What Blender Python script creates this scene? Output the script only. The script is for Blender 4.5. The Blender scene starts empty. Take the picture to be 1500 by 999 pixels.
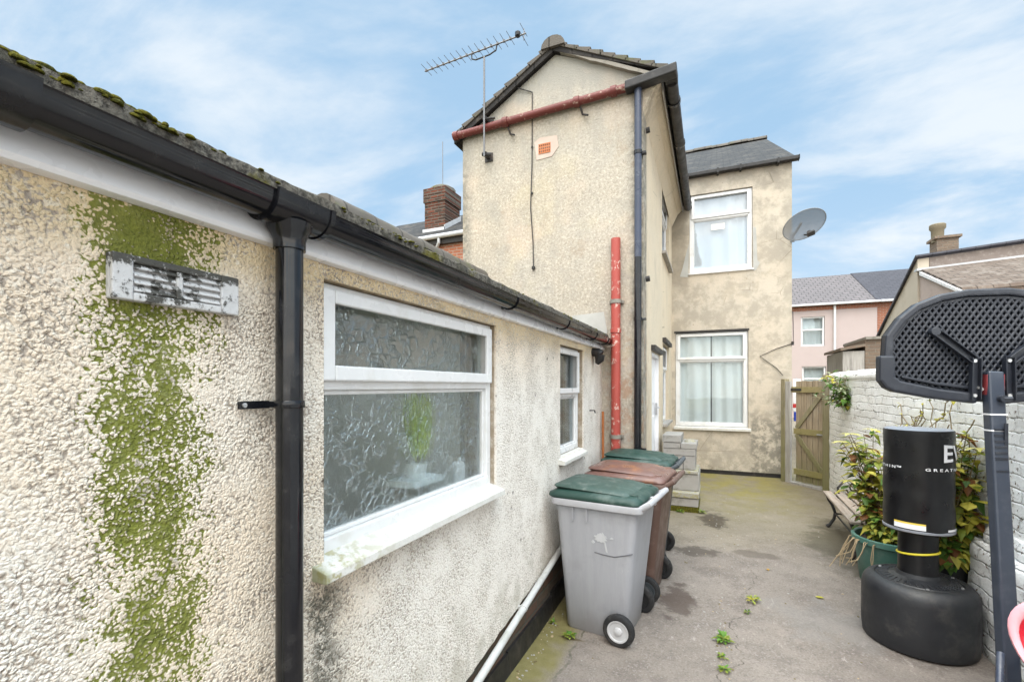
import bpy, bmesh, math, random
from mathutils import Vector, Matrix, noise as mnoise
R = math.radians
random.seed(7)
scene = bpy.context.scene
COL = scene.collection

# ------------------------------------------------------------------ mesh helper
class MB:
    def __init__(s): s.v = []; s.f = []; s.m = []
    def add(s, vs, fs, m=0):
        o = len(s.v); s.v += [tuple(p) for p in vs]
        for f in fs: s.f.append(tuple(i + o for i in f)); s.m.append(m)
    def box(s, x0, x1, y0, y1, z0, z1, m=0):
        s.add([(x0,y0,z0),(x1,y0,z0),(x1,y1,z0),(x0,y1,z0),(x0,y0,z1),(x1,y0,z1),(x1,y1,z1),(x0,y1,z1)],
              [(0,3,2,1),(4,5,6,7),(0,1,5,4),(1,2,6,5),(2,3,7,6),(3,0,4,7)], m)
    def obox(s, c, a, b, d, m=0):
        c, a, b, d = Vector(c), Vector(a), Vector(b), Vector(d)
        if a.cross(b).dot(d) < 0: d = -d
        P = lambda i, j, k: c + a*i + b*j + d*k
        s.add([P(-1,-1,-1),P(1,-1,-1),P(1,1,-1),P(-1,1,-1),P(-1,-1,1),P(1,-1,1),P(1,1,1),P(-1,1,1)],
              [(0,3,2,1),(4,5,6,7),(0,1,5,4),(1,2,6,5),(2,3,7,6),(3,0,4,7)], m)
    def bar(s, p, q, w, h, up=(0,0,1), m=0):
        p, q = Vector(p), Vector(q); d = (q-p); L = d.length; d.normalize()
        side = d.cross(Vector(up))
        if side.length < 1e-5: side = d.cross(Vector((1,0,0)))
        side.normalize(); u = side.cross(d)
        s.obox((p+q)/2, d*L/2, side*w/2, u*h/2, m)
    def tube(s, pts, r, n=12, cap=True, m=0):
        pts = [Vector(p) for p in pts]; k = len(pts)
        rs = r if isinstance(r, (list, tuple)) else [r]*k
        loops = []; up = None
        for i, p in enumerate(pts):
            if i == 0: d = pts[1]-p
            elif i == k-1: d = p-pts[i-1]
            else: d = (pts[i+1]-p).normalized() + (p-pts[i-1]).normalized()
            d.normalize()
            if up is None:
                up = Vector((0,0,1)) if abs(d.z) < .9 else Vector((1,0,0))
            a = d.cross(up); a.normalize(); b = a.cross(d); up = b
            loops.append([p + a*math.cos(2*math.pi*j/n)*rs[i] + b*math.sin(2*math.pi*j/n)*rs[i] for j in range(n)])
        s.loft(loops, cap, cap, m)
    def loft(s, loops, cap0=True, cap1=True, m=0, closed=True):
        n = len(loops[0]); vs = [p for l in loops for p in l]; fs = []
        for i in range(len(loops)-1):
            for j in range(n if closed else n-1):
                k = (j+1) % n
                fs.append((i*n+j, (i+1)*n+j, (i+1)*n+k, i*n+k))
        if cap0: fs.append(tuple(range(n)))
        if cap1: fs.append(tuple(reversed(range((len(loops)-1)*n, len(loops)*n))))
        s.add(vs, fs, m)
    def lathe(s, prof, n=32, c=(0,0,0), m=0, sx=1, sy=1, cap0=True, cap1=True):
        s.loft([[(c[0]+r*sx*math.cos(-2*math.pi*j/n), c[1]+r*sy*math.sin(-2*math.pi*j/n), c[2]+z) for j in range(n)] for r, z in prof], cap0, cap1, m)
    def prism(s, poly, off, m=0):
        off = Vector(off); n = len(poly); a = [Vector(p) for p in poly]; b = [p+off for p in a]
        nr = Vector((0,0,0))
        for i in range(n): nr += a[i].cross(a[(i+1) % n])
        if nr.dot(off) > 0: a.reverse(); b.reverse()
        fs = [tuple(range(n)), tuple(reversed(range(n, 2*n)))]
        for i in range(n):
            j = (i+1) % n; fs.append((i, i+n, j+n, j))
        s.add(a+b, fs, m)
    def panel(s, P0, U, V, N, us, vs, holes, th, m=0):
        """wall in plane P0+u*U+v*V, outward normal N, with rectangular holes and reveals"""
        P0, U, V, N = Vector(P0), Vector(U), Vector(V), Vector(N)
        us = sorted(set(us + [h[0] for h in holes] + [h[1] for h in holes]))
        vs = sorted(set(vs + [h[2] for h in holes] + [h[3] for h in holes]))
        flip = U.cross(V).dot(N) < 0
        solid = lambda i, j: 0 <= i < len(us)-1 and 0 <= j < len(vs)-1 and not any(
            h[0] < (us[i]+us[i+1])/2 < h[1] and h[2] < (vs[j]+vs[j+1])/2 < h[3] for h in holes)
        Q = lambda i, j, k: P0 + U*us[i] + V*vs[j] - N*(th*k)
        def q(a, b, c, d):
            s.add([a, b, c, d], [(3,2,1,0) if flip else (0,1,2,3)], m)
        for i in range(len(us)-1):
            for j in range(len(vs)-1):
                if not solid(i, j): continue
                q(Q(i,j,0),Q(i+1,j,0),Q(i+1,j+1,0),Q(i,j+1,0)); q(Q(i,j,1),Q(i,j+1,1),Q(i+1,j+1,1),Q(i+1,j,1))
                if not solid(i-1,j): q(Q(i,j,1),Q(i,j,0),Q(i,j+1,0),Q(i,j+1,1))
                if not solid(i+1,j): q(Q(i+1,j,0),Q(i+1,j,1),Q(i+1,j+1,1),Q(i+1,j+1,0))
                if not solid(i,j-1): q(Q(i,j,1),Q(i+1,j,1),Q(i+1,j,0),Q(i,j,0))
                if not solid(i,j+1): q(Q(i,j+1,0),Q(i+1,j+1,0),Q(i+1,j+1,1),Q(i,j+1,1))
    def build(s, name, mats, parent=None, world=False, smooth=None, bevel=0, bseg=2, weld=False):
        me = bpy.data.meshes.new(name); me.from_pydata(s.v, [], s.f)
        if not isinstance(mats, (list, tuple)): mats = [mats]
        for mm in mats: me.materials.append(mm)
        me.polygons.foreach_set('material_index', s.m); me.update()
        if weld:
            bm = bmesh.new(); bm.from_mesh(me); bmesh.ops.remove_doubles(bm, verts=bm.verts, dist=1e-5); bm.to_mesh(me); bm.free()
        if smooth is not None:
            me.shade_smooth(); me.set_sharp_from_angle(angle=R(smooth))
        o = bpy.data.objects.new(name, me); COL.objects.link(o)
        if parent is not None:
            o.parent = parent
            if world: o.location = -wt(parent)
        if bevel:
            b = o.modifiers.new('bevel', 'BEVEL'); b.width = bevel; b.segments = bseg; b.limit_method = 'ANGLE'; b.angle_limit = R(40)
        return o

def wt(o):
    t = Vector((0,0,0))
    while o is not None: t += o.location; o = o.parent
    return t
def tag(o, label=None, cat=None, group=None, kind=None):
    if label: o['label'] = label
    if cat: o['category'] = cat
    if group: o['group'] = group
    if kind: o['kind'] = kind
    return o
def thing(name, label, cat, loc=(0,0,0), rz=0, group=None):
    o = bpy.data.objects.new(name, None); COL.objects.link(o)
    o.location = loc; o.rotation_euler = (0,0,rz); o.empty_display_size = .1
    return tag(o, label, cat, group)
def copy_tree(o, parent=None):
    c = o.copy(); COL.objects.link(c); c.parent = parent
    for ch in list(o.children): copy_tree(ch, c)
    return c
def gz(y): return 0 if y < 3 else (.03*(y-3) if y < 9 else .18)

# ------------------------------------------------------------------ materials
class NT:
    def __init__(s, name):
        s.m = bpy.data.materials.new(name); s.m.use_nodes = True
        s.t = s.m.node_tree; s.b = s.t.nodes['Principled BSDF']; s.out = s.t.nodes['Material Output']
        s._oc = None
    def n(s, ty, **kw):
        x = s.t.nodes.new(ty)
        for k, v in kw.items(): setattr(x, k, v)
        return x
    def set(s, sock, v):
        if isinstance(v, bpy.types.NodeSocket): s.t.links.new(v, sock)
        elif isinstance(v, (tuple, list)) and len(v) == 3 and sock.type == 'RGBA': sock.default_value = (*v, 1)
        else: sock.default_value = v
    def oc(s):
        if s._oc is None: s._oc = s.n('ShaderNodeTexCoord').outputs['Object']
        return s._oc
    def xyz(s, v=None):
        x = s.n('ShaderNodeSeparateXYZ'); s.set(x.inputs[0], v or s.oc()); return x.outputs
    def comb(s, x, y, z):
        c = s.n('ShaderNodeCombineXYZ')
        for i, v in enumerate((x, y, z)): s.set(c.inputs[i], v)
        return c.outputs[0]
    def mapp(s, scale=(1,1,1), loc=(0,0,0), rot=(0,0,0), v=None):
        x = s.n('ShaderNodeMapping'); s.set(x.inputs[0], v or s.oc())
        x.inputs['Location'].default_value = loc; x.inputs['Rotation'].default_value = rot; x.inputs['Scale'].default_value = scale
        return x.outputs[0]
    def noise(s, scale, detail=3, rough=.55, v=None, dist=0):
        x = s.n('ShaderNodeTexNoise'); s.set(x.inputs['Vector'], v or s.oc())
        x.inputs['Scale'].default_value = scale; x.inputs['Detail'].default_value = detail
        x.inputs['Roughness'].default_value = rough; x.inputs['Distortion'].default_value = dist
        return x.outputs[0]
    def vor(s, scale, feat='F1', out='Distance', v=None, rnd=1, smooth=.3):
        x = s.n('ShaderNodeTexVoronoi', feature=feat); s.set(x.inputs['Vector'], v or s.oc())
        x.inputs['Scale'].default_value = scale; x.inputs['Randomness'].default_value = rnd
        if feat == 'SMOOTH_F1': x.inputs['Smoothness'].default_value = smooth
        return x.outputs[out]
    def math(s, op, a, b=0, c=0, clamp=False):
        x = s.n('ShaderNodeMath', operation=op, use_clamp=clamp)
        s.set(x.inputs[0], a); s.set(x.inputs[1], b)
        if op in ('MULTIPLY_ADD', 'COMPARE', 'SMOOTH_MIN'): s.set(x.inputs[2], c)
        return x.outputs[0]
    def rng(s, v, a, b, c=0., d=1., smooth=True):
        x = s.n('ShaderNodeMapRange', interpolation_type='SMOOTHSTEP' if smooth else 'LINEAR')
        s.set(x.inputs[0], v)
        for i, q in enumerate((a, b, c, d)): x.inputs[i+1].default_value = q
        return x.outputs[0]
    def mul(s, *a):
        r = a[0]
        for q in a[1:]: r = s.math('MULTIPLY', r, q)
        return r
    def mx(s, f, a, b, bt='MIX'):
        x = s.n('ShaderNodeMix', data_type='RGBA', blend_type=bt); s.set(x.inputs[0], f); s.set(x.inputs[6], a); s.set(x.inputs[7], b)
        return x.outputs[2]
    def ramp(s, v, stops):
        x = s.n('ShaderNodeValToRGB'); s.set(x.inputs[0], v); e = x.color_ramp.elements
        while len(e) < len(stops): e.new(.5)
        for i, (p, c) in enumerate(stops): e[i].position = p; e[i].color = (*c, 1)
        return x.outputs[0]
    def bump(s, h, dist, strength=1, nrm=None):
        x = s.n('ShaderNodeBump'); s.set(x.inputs['Height'], h); x.inputs['Distance'].default_value = dist; x.inputs['Strength'].default_value = strength
        if nrm: s.set(x.inputs['Normal'], nrm)
        return x.outputs[0]
    def done(s, col=None, rough=None, nrm=None, spec=None, metal=None):
        if col is not None: s.set(s.b.inputs['Base Color'], col)
        if rough is not None: s.set(s.b.inputs['Roughness'], rough)
        if nrm is not None: s.set(s.b.inputs['Normal'], nrm)
        if spec is not None: s.set(s.b.inputs['Specular IOR Level'], spec)
        if metal is not None: s.set(s.b.inputs['Metallic'], metal)
        return s.m
M = {}
def simple(name, col, rough=.5, var=.12, scale=6, bump=0, bscale=80, spec=.5, metal=0, dirt=None, dirt_amt=.4, dscale=9):
    t = NT(name)
    f = t.noise(scale, 4)
    a = tuple(c*(1-var) for c in col); b = tuple(min(1, c*(1+var)) for c in col)
    c = t.mx(f, a, b)
    if dirt:
        d = t.rng(t.noise(dscale, 6, .65), .5, .72, 0, dirt_amt); c = t.mx(d, c, dirt)
    nr = t.bump(t.noise(bscale, 3), .002, bump) if bump else None
    rg = t.rng(t.noise(scale*2.3, 4), .3, .7, max(.05, rough-.1), min(1, rough+.12))
    M[name] = t.done(c, rg, nr, spec, metal); return M[name]

# --- outbuilding roughcast: coordinates are world metres (the mesh origin stands at the world origin)
def roughcast_near():
    t = NT('roughcast_near'); X = t.xyz(); y, z = X[1], X[2]
    p = t.mapp((1,1,1)); warp = t.noise(30, 2)
    wv = t.n('ShaderNodeVectorMath', operation='MULTIPLY_ADD'); nc = t.n('ShaderNodeTexNoise'); nc.inputs['Scale'].default_value = 45; nc.inputs['Detail'].default_value = 2
    t.set(nc.inputs[0], p); t.set(wv.inputs[0], nc.outputs['Color']); wv.inputs[1].default_value = (.013,)*3; t.set(wv.inputs[2], p)
    v1 = t.vor(122, 'F1', v=wv.outputs[0]); v2 = t.vor(210, 'F1', v=wv.outputs[0]); nz = t.noise(85, 4, .6)
    h = t.math('SUBTRACT', 1, t.math('ADD', t.mul(v1, .85), t.mul(v2, .35)))
    h = t.math('ADD', h, t.mul(nz, .75))
    h = t.math('MULTIPLY_ADD', t.math('SUBTRACT', h, .84), t.rng(t.noise(5.5, 4, .6, v=t.mapp(loc=(2,7,5))), .34, .66, .55, 1.3), .84)
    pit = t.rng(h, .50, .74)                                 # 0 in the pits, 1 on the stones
    big = t.noise(1.7, 4, .6); mid = t.noise(7, 4, .6)
    cream = t.mx(t.rng(big, .35, .65), (.745,.625,.49), (.73,.65,.55))
    pale = (.78,.735,.675)
    wpale = t.mul(t.rng(t.math('ADD', y, t.mul(big, .8)), 1.3, 2.0), t.rng(z, 2.0, 1.55))
    cream = t.mx(wpale, cream, pale)
    wg = t.mul(t.rng(t.math('ADD', z, t.mul(mid, .5)), 1.95, 1.5), t.rng(y, .62, .35)); cream = t.mx(t.mul(wg, .6), cream, (.72,.70,.66))
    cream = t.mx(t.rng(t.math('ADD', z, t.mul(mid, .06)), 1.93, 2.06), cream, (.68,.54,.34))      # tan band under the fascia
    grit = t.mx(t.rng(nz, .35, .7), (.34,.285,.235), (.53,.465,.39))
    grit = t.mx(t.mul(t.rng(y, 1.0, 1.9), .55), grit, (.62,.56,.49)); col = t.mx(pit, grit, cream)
    lump = t.vor(120, 'F1', 'Color', v=wv.outputs[0])
    hsv = t.xyz(lump)[0]; col = t.mx(t.mul(t.rng(hsv, .7, 1), .5, pit), col, (.78,.73,.64)); col = t.mx(t.mul(t.rng(hsv, .2, 0), .38), col, (.45,.36,.27))
    # grey run-off patch low left
    # moss streak under the vent
    ny = t.math('ADD', y, t.math('MULTIPLY_ADD', t.noise(9, 4), .10, -.05))
    st = t.mul(t.rng(ny, .465, .58), t.rng(ny, .80, .655))
    core = t.mul(t.rng(ny, .52, .58), t.rng(ny, .71, .64))
    dens = t.math('ADD', t.rng(t.noise(16, 6, .7), .28, .66, -.25, .42), t.math('ADD', t.mul(st, .44), t.mul(core, .30)))
    top = t.rng(z, 1.75, 2.0, 0, .15); dens = t.math('ADD', dens, top)
    hT = t.math('ADD', t.math('MULTIPLY_ADD', t.noise(12, 6, .72), 1.3, .02), t.math('ADD', t.math('MULTIPLY_ADD', st, .42, -.25), t.mul(top, 1.1)))
    mossm = t.mul(t.rng(st, .0, .12), t.rng(t.math('SUBTRACT', hT, h), -.06, .07), .93)
    mg = t.mx(t.noise(40, 3), (.06,.075,.010), (.24,.255,.035))
    fr = t.mul(st, t.rng(t.math('SUBTRACT', dens, t.mul(pit, .9)), -.1, .3), .6)
    col = t.mx(fr, col, (.12,.12,.09)); col = t.mx(mossm, col, mg)
    # black mildew below the left end of the sill, and on the far end near the bins
    yb = t.math('ADD', y, t.math('MULTIPLY_ADD', t.noise(10, 4), .14, -.07))
    mb = t.mul(t.rng(yb, 1.02, 1.08), t.rng(yb, 1.24, 1.10), t.rng(z, 1.10, 1.02))
    mb = t.mul(mb, t.rng(t.math('SUBTRACT', t.noise(20, 5, .7), t.mul(pit, .32)), -.0, .30)); col = t.mx(t.mul(mb, .85), col, (.09,.09,.07))
    pt = t.mul(t.rng(t.noise(5.3, 5, .7), .60, .74), .28); col = t.mx(pt, col, (.33,.31,.27))
    col = t.mx(t.mul(t.rng(X[0], -1.128, -1.137), t.rng(t.noise(12, 5, .7), .3, .6, .45, .9)), col, (.25,.19,.12))
    lowg = t.mul(t.rng(z, .75, .35), t.rng(t.noise(6, 5), .42, .65), .5); col = t.mx(lowg, col, (.34,.31,.24))
    spots = t.mul(t.rng(t.vor(7), .10, .04), t.rng(t.noise(3), .45, .55), .8); col = t.mx(spots, col, (.12,.10,.08))
    fine = t.bump(t.math('ADD', h, t.mul(t.noise(330, 3, .7), .35)), .0048, .85)
    t.m.displacement_method = 'BOTH'
    d = t.n('ShaderNodeDisplacement'); d.inputs['Scale'].default_value = .0025; d.inputs['Midlevel'].default_value = .9
    t.set(d.inputs['Height'], h); t.t.links.new(d.outputs[0], t.out.inputs['Displacement'])
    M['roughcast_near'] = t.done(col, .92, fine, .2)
roughcast_near()

def render_wall(name, base, alt, grey, pebble, bumpd, kind):
    t = NT(name); X = t.xyz(); x, y, z = X[0], X[1], X[2]
    big = t.noise(.9, 5, .6); mid = t.noise(4, 5, .62); fin = t.noise(pebble, 3, .6)
    streak = t.noise(1, 5, .6, v=t.mapp((5,5,.5)))
    c = t.mx(t.rng(big, .35, .65), base, alt)
    c = t.mx(t.mul(t.rng(mid, .5, .72), .38 if kind == 'gable' else .16), c, grey)
    c = t.mx(t.mul(t.rng(streak, .52, .75), .35 if kind == 'gable' else .12), c, grey)
    if kind == 'gable':
        v1 = t.noise(pebble*1.7, 2, .6, v=t.mapp(loc=(3,1,7))); pit = t.rng(t.math('ADD', v1, t.mul(fin, .4)), .74, .95)
        c = t.mx(t.mul(pit, .45), c, (.27,.25,.20))
        sp = t.noise(pebble*.62, 4, .75); c = t.mx(t.mul(t.rng(sp, .52, .64), .60), c, (.24,.22,.18)); c = t.mx(t.mul(t.rng(sp, .48, .36), .45), c, (.66,.61,.51)); c = t.mx(t.mul(t.rng(t.noise(2.7, 6, .7, v=t.mapp(loc=(1,5,9))), .50, .68), .42), c, (.30,.285,.25))
        ex = t.math('ADD', x, t.math('MULTIPLY_ADD', t.noise(6, 6, .75), .30, -.15))
        edge = t.math('ADD', t.mul(t.rng(ex, -.88, -.72), .85), t.rng(ex, -2.64, -2.80, 0, .8), clamp=True)
        c = t.mx(t.mul(edge, t.rng(t.noise(15, 5, .75), .38, .58, .25, 1)), c, (.15,.145,.125))
        vz = t.math('ADD', z, t.mul(t.math('ABSOLUTE', t.math('ADD', x, 1.63)), .5)); vst = t.mul(t.rng(t.math('ADD', vz, t.math('MULTIPLY_ADD', t.noise(3.5, 6, .7, v=t.mapp((2.5,1,.6))), .9, -.45)), 4.95, 5.3), .75); c = t.mx(vst, c, (.21,.20,.175))
        brn = t.mul(t.rng(t.noise(1.9, 6, .75, v=t.mapp((1,1,.8), (8,2,4))), .54, .68), .5); c = t.mx(brn, c, (.30,.235,.165))
        topg = t.mul(t.rng(t.math('ADD', z, t.mul(streak, .9)), 5.05, 5.55), .8); c = t.mx(topg, c, (.30,.29,.26))
        pink = t.mul(t.rng(t.noise(1.6, 3), .52, .7), .25); c = t.mx(pink, c, (.66,.50,.38))
        yel = t.mul(t.rng(t.noise(2.2, 4, v=t.mapp(loc=(7,3,1))), .55, .72), .12); c = t.mx(yel, c, (.62,.52,.27))
        run = t.mul(t.rng(z, 4.66, 4.50, 0, 1), t.rng(z, 4.0, 4.5), .55, t.rng(streak, .35, .6)); c = t.mx(run, c, (.33,.31,.27))
        low = t.mul(t.rng(z, 2.8, 1.8), t.rng(x, -1.25, -.95), t.rng(t.noise(7, 5, .7), .48, .62), .75); c = t.mx(low, c, (.34,.22,.15))
        low2 = t.mul(t.rng(z, 2.9, 2.2), t.rng(x, -1.25, -.95), t.rng(t.noise(5, 5, .7, v=t.mapp(loc=(2,2,2))), .5, .62), .6); c = t.mx(low2, c, (.38,.36,.33))
        nr = t.bump(t.math('SUBTRACT', fin, t.mul(v1, .8)), bumpd, .8)
    else:
        dm = t.mul(t.rng(t.math('ADD', z, t.mul(mid, 1.0)), 1.35, .75), t.rng(t.noise(9, 5, .7), .44, .62), .5); c = t.mx(dm, c, (.24,.23,.18))
        if kind == 'rear':
            blot = t.mul(t.rng(x, .35, .8), t.rng(t.math('ADD', z, t.mul(big, 1.2)), 4.7, 5.4), .55, t.rng(mid, .3, .6)); c = t.mx(blot, c, (.33,.30,.25))
            wx = t.math('ADD', x, t.math('MULTIPLY_ADD', t.noise(7, 6, .75), .22, -.11))
            win = t.mul(t.rng(wx, -.42, -.53), t.rng(z, 5.1, 4.9), t.rng(z, 3.2, 3.7), .7); c = t.mx(win, c, (.25,.215,.165))
            drip = t.mul(t.rng(z, 5.36, 5.18), t.rng(t.noise(4, 5, .7), .4, .6), .45); c = t.mx(drip, c, (.22,.20,.165))
            lw = t.mul(t.rng(x, .48, .56), t.rng(z, 1.35, 1.0), t.rng(t.noise(8, 6, .75), .40, .55), .7); c = t.mx(lw, c, (.15,.145,.12))
            pt = t.mul(t.rng(t.noise(1.4, 5, .75, v=t.mapp(loc=(3,3,8))), .55, .64), .2); c = t.mx(pt, c, (.58,.49,.37))
            rc = t.mul(t.rng(x, .95, 1.1), t.rng(t.noise(3, 5, .7), .35, .6), .45); c = t.mx(rc, c, (.36,.33,.27))
        if kind == 'side':
            sv = t.mul(t.rng(t.noise(2, 6, .75, v=t.mapp((1,1.5,.6))), .52, .70), .3); c = t.mx(sv, c, (.30,.25,.19))
            cor = t.mul(t.rng(t.math('ADD', y, t.mul(mid, .5)), 5.75, 5.2), t.rng(t.noise(8, 6, .72), .40, .58), .85); c = t.mx(cor, c, (.24,.20,.16))
            rd = t.mul(t.rng(t.math('ADD', y, t.mul(mid, .4)), 5.9, 5.3), t.rng(z, 2.6, 2.0), t.rng(t.noise(6, 5, .7, v=t.mapp(loc=(4,1,2))), .5, .62), .8); c = t.mx(rd, c, (.32,.19,.12))
        cw = t.vor(1.6, 'DISTANCE_TO_EDGE', v=t.mapp(scale=(1,1,1.4), v=None)); ck = t.mul(t.rng(cw, .008, .002), t.rng(t.noise(1.3, 2), .55, .62), .7); c = t.mx(ck, c, (.20,.17,.13))
        spk = t.mul(t.rng(t.vor(9), .12, .05), t.rng(t.noise(2.4, 3), .52, .62), .7); c = t.mx(spk, c, (.22,.17,.12))
        c = t.mx(t.rng(fin, .3, .7, 0, .28), c, tuple(q*.55 for q in base)); c = t.mx(t.mul(t.rng(t.noise(2.2, 6, .72, v=t.mapp((1.2,1.2,.6), (5,1,3))), .52, .70), .14), c, (.36,.325,.265)); c = t.mx(t.mul(t.rng(t.noise(1.1, 5, .7, v=t.mapp(loc=(2,9,3))), .50, .74), .3), c, (.64,.56,.445))
        nr = t.bump(t.math('ADD', fin, t.mul(mid, 1.5)), bumpd, .6)
    M[name] = t.done(c, .9, nr, .2)
render_wall('gable_render', (.415,.365,.295), (.44,.40,.34), (.29,.27,.235), 60, .007, 'gable')
render_wall('side_render', (.66,.56,.42), (.62,.54,.42), (.42,.37,.30), 70, .006, 'side')
render_wall('rear_render', (.555,.485,.39), (.545,.49,.41), (.39,.36,.31), 70, .006, 'rear')

def concrete():
    t = NT('yard_concrete'); X = t.xyz(); x, y = X[0], X[1]
    big = t.noise(.9, 5, .6); mid = t.noise(3.5, 6, .65); fin = t.noise(85, 6, .8); ag = t.vor(95, 'F1', 'Color'); agx = t.xyz(ag)[0]
    c = t.mx(t.rng(big, .3, .7), (.175,.147,.125), (.23,.197,.17))
    c = t.mx(t.mul(t.rng(mid, .44, .64), .75), c, (.135,.112,.098))
    c = t.mx(t.mul(t.rng(fin, .52, .66), .42), c, (.40,.355,.31)); c = t.mx(t.mul(t.rng(fin, .47, .36), .55), c, (.10,.088,.078))
    c = t.mx(t.mul(t.rng(agx, .86, .93), .22, t.rng(mid, .4, .65)), c, (.45,.41,.37)); c = t.mx(t.mul(t.rng(agx, .14, .06), .4), c, (.10,.09,.08))
    wn = t.noise(2.3, 5, .7, v=t.mapp(loc=(3,8,0)))
    scuff = t.mul(t.rng(t.noise(22, 5, .75, v=t.mapp((1,.45,1), rot=(0,0,.6))), .56, .68), t.rng(wn, .45, .6), .6); c = t.mx(scuff, c, (.37,.33,.30)); bigd = t.mul(t.rng(t.noise(.75, 5, .65, v=t.mapp(loc=(3,3,3))), .48, .66), .45); c = t.mx(bigd, c, (.12,.10,.088)); c = t.mx(t.mul(t.rng(t.noise(2.6, 6, .75, v=t.mapp(loc=(9,3,3))), .56, .70), .4), c, (.31,.26,.22))
    # greenish film and yellow moss by the far wall, along the left strip
    far = t.mul(t.rng(t.math('ADD', y, t.mul(mid, 2.2)), 7.0, 9.0), t.rng(x, 1.55, .6)); fp = t.rng(t.noise(3.1, 6, .7, v=t.mapp(loc=(6,2,1))), .36, .62, .15, 1); c = t.mx(t.mul(far, fp, .9), c, t.mx(t.noise(13, 5, .7), (.14,.125,.022), (.30,.25,.05)))
    far2 = t.mul(t.rng(t.math('ADD', y, t.mul(big, 3)), 6.2, 7.6), .35); c = t.mx(far2, c, (.20,.17,.085))
    ls = t.mul(t.rng(t.math('ADD', x, t.mul(mid, .22)), -.72, -.84), t.rng(y, 4.2, 3.3), t.rng(t.noise(5, 5), .2, .5, .35, .95)); c = t.mx(ls, c, t.mx(t.noise(18, 4), (.115,.10,.025), (.23,.20,.085)))
    # dark wet stains near the steps, other patches across the yard
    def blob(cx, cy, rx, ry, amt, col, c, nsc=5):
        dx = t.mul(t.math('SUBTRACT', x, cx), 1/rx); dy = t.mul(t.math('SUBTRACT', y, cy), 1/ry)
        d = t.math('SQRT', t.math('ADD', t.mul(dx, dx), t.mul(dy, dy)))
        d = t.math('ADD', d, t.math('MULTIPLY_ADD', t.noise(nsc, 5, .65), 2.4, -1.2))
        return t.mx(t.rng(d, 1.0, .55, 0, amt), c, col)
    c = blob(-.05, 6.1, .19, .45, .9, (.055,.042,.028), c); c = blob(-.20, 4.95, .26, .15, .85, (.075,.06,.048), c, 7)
    c = blob(.33, 5.08, .25, .11, .75, (.10,.08,.065), c, 4); c = blob(-.28, 3.85, .17, .30, .8, (.07,.05,.04), c, 8)  # second patch: dirt beside the bins, also painted in as their contact shade
    c = blob(1.2, 5.7, .4, .8, .7, (.075,.065,.04), c, 3); c = blob(.75, 3.9, .5, .35, .35, (.20,.19,.18), c, 3)  # dark patch below the bench, greyer patch beside the bag base
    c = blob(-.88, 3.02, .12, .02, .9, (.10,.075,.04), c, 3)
    # hairline cracks
    nx = t.math('ADD', x, t.math('MULTIPLY_ADD', t.noise(2.6, 5, .6, v=t.comb(0, y, 0)), .5, -.25))
    crk = t.rng(t.math('ABSOLUTE', t.math('SUBTRACT', nx, t.rng(y, 2.6, 6.5, .0, .55, False))), .007, .001)
    c = t.mx(t.mul(crk, t.rng(y, 5.2, 4.2), t.rng(t.noise(9, 3), .35, .6), .9), c, (.06,.05,.04))
    c2 = t.rng(t.math('ABSOLUTE', t.math('ADD', t.math('ADD', x, .84), t.math('MULTIPLY_ADD', t.noise(6, 4), .12, -.06))), .013, .003)
    c = t.mx(t.mul(c2, t.rng(y, 4, 3.5), t.rng(t.noise(8, 3), .3, .6), .85), c, (.08,.075,.05))
    h = t.math('ADD', fin, t.math('ADD', t.mul(mid, 2), t.mul(t.noise(160, 2), .6)))
    rgh = t.rng(mid, .3, .7, .78, .95)
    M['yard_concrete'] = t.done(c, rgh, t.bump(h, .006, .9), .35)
concrete()

def brick(name, c1, c2, mort, sc=(1,1,1), swap='xz', paint=None, bump=.012, bw=.225, rh=.075, ms=.010, dirt=(.12,.11,.09), damt=.3):
    t = NT(name); X = t.xyz()
    v = t.comb(X[0] if swap == 'xz' else X[1], X[2], 0)
    b = t.n('ShaderNodeTexBrick'); t.set(b.inputs['Vector'], v)
    for k, q in (('Scale', 1), ('Mortar Size', ms), ('Brick Width', bw), ('Row Height', rh), ('Mortar Smooth', .3), ('Bias', 0)): b.inputs[k].default_value = q
    b.inputs['Color1'].default_value = (*c1, 1); b.inputs['Color2'].default_value = (*c2, 1); b.inputs['Mortar'].default_value = (*mort, 1)
    n1 = t.noise(9, 6, .7); n2 = t.noise(40, 4, .7); c = t.mx(t.rng(n2, .3, .7, 0, .35), b.outputs[0], tuple(q*.5 for q in c1))
    c = t.mx(t.rng(n1, .5, .75, 0, damt), c, dirt)
    M[name] = t.done(c, .9, t.bump(t.math('ADD', t.mul(b.outputs[1], -1), t.mul(n2, .5)), bump, .9), .25)
brick('old_brick', (.17,.055,.032), (.05,.04,.032), (.13,.12,.10), damt=.9, dirt=(.03,.028,.024), ms=.014)
brick('red_brick', (.40,.14,.075), (.34,.13,.08), (.40,.33,.27), damt=.2)
brick('dark_plinth', (.10,.08,.06), (.13,.07,.05), (.09,.085,.07), swap='yz', damt=.5, dirt=(.06,.065,.03))
brick('brown_block', (.23,.17,.125), (.17,.125,.095), (.22,.19,.155), damt=.5, dirt=(.10,.08,.06))

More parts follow.
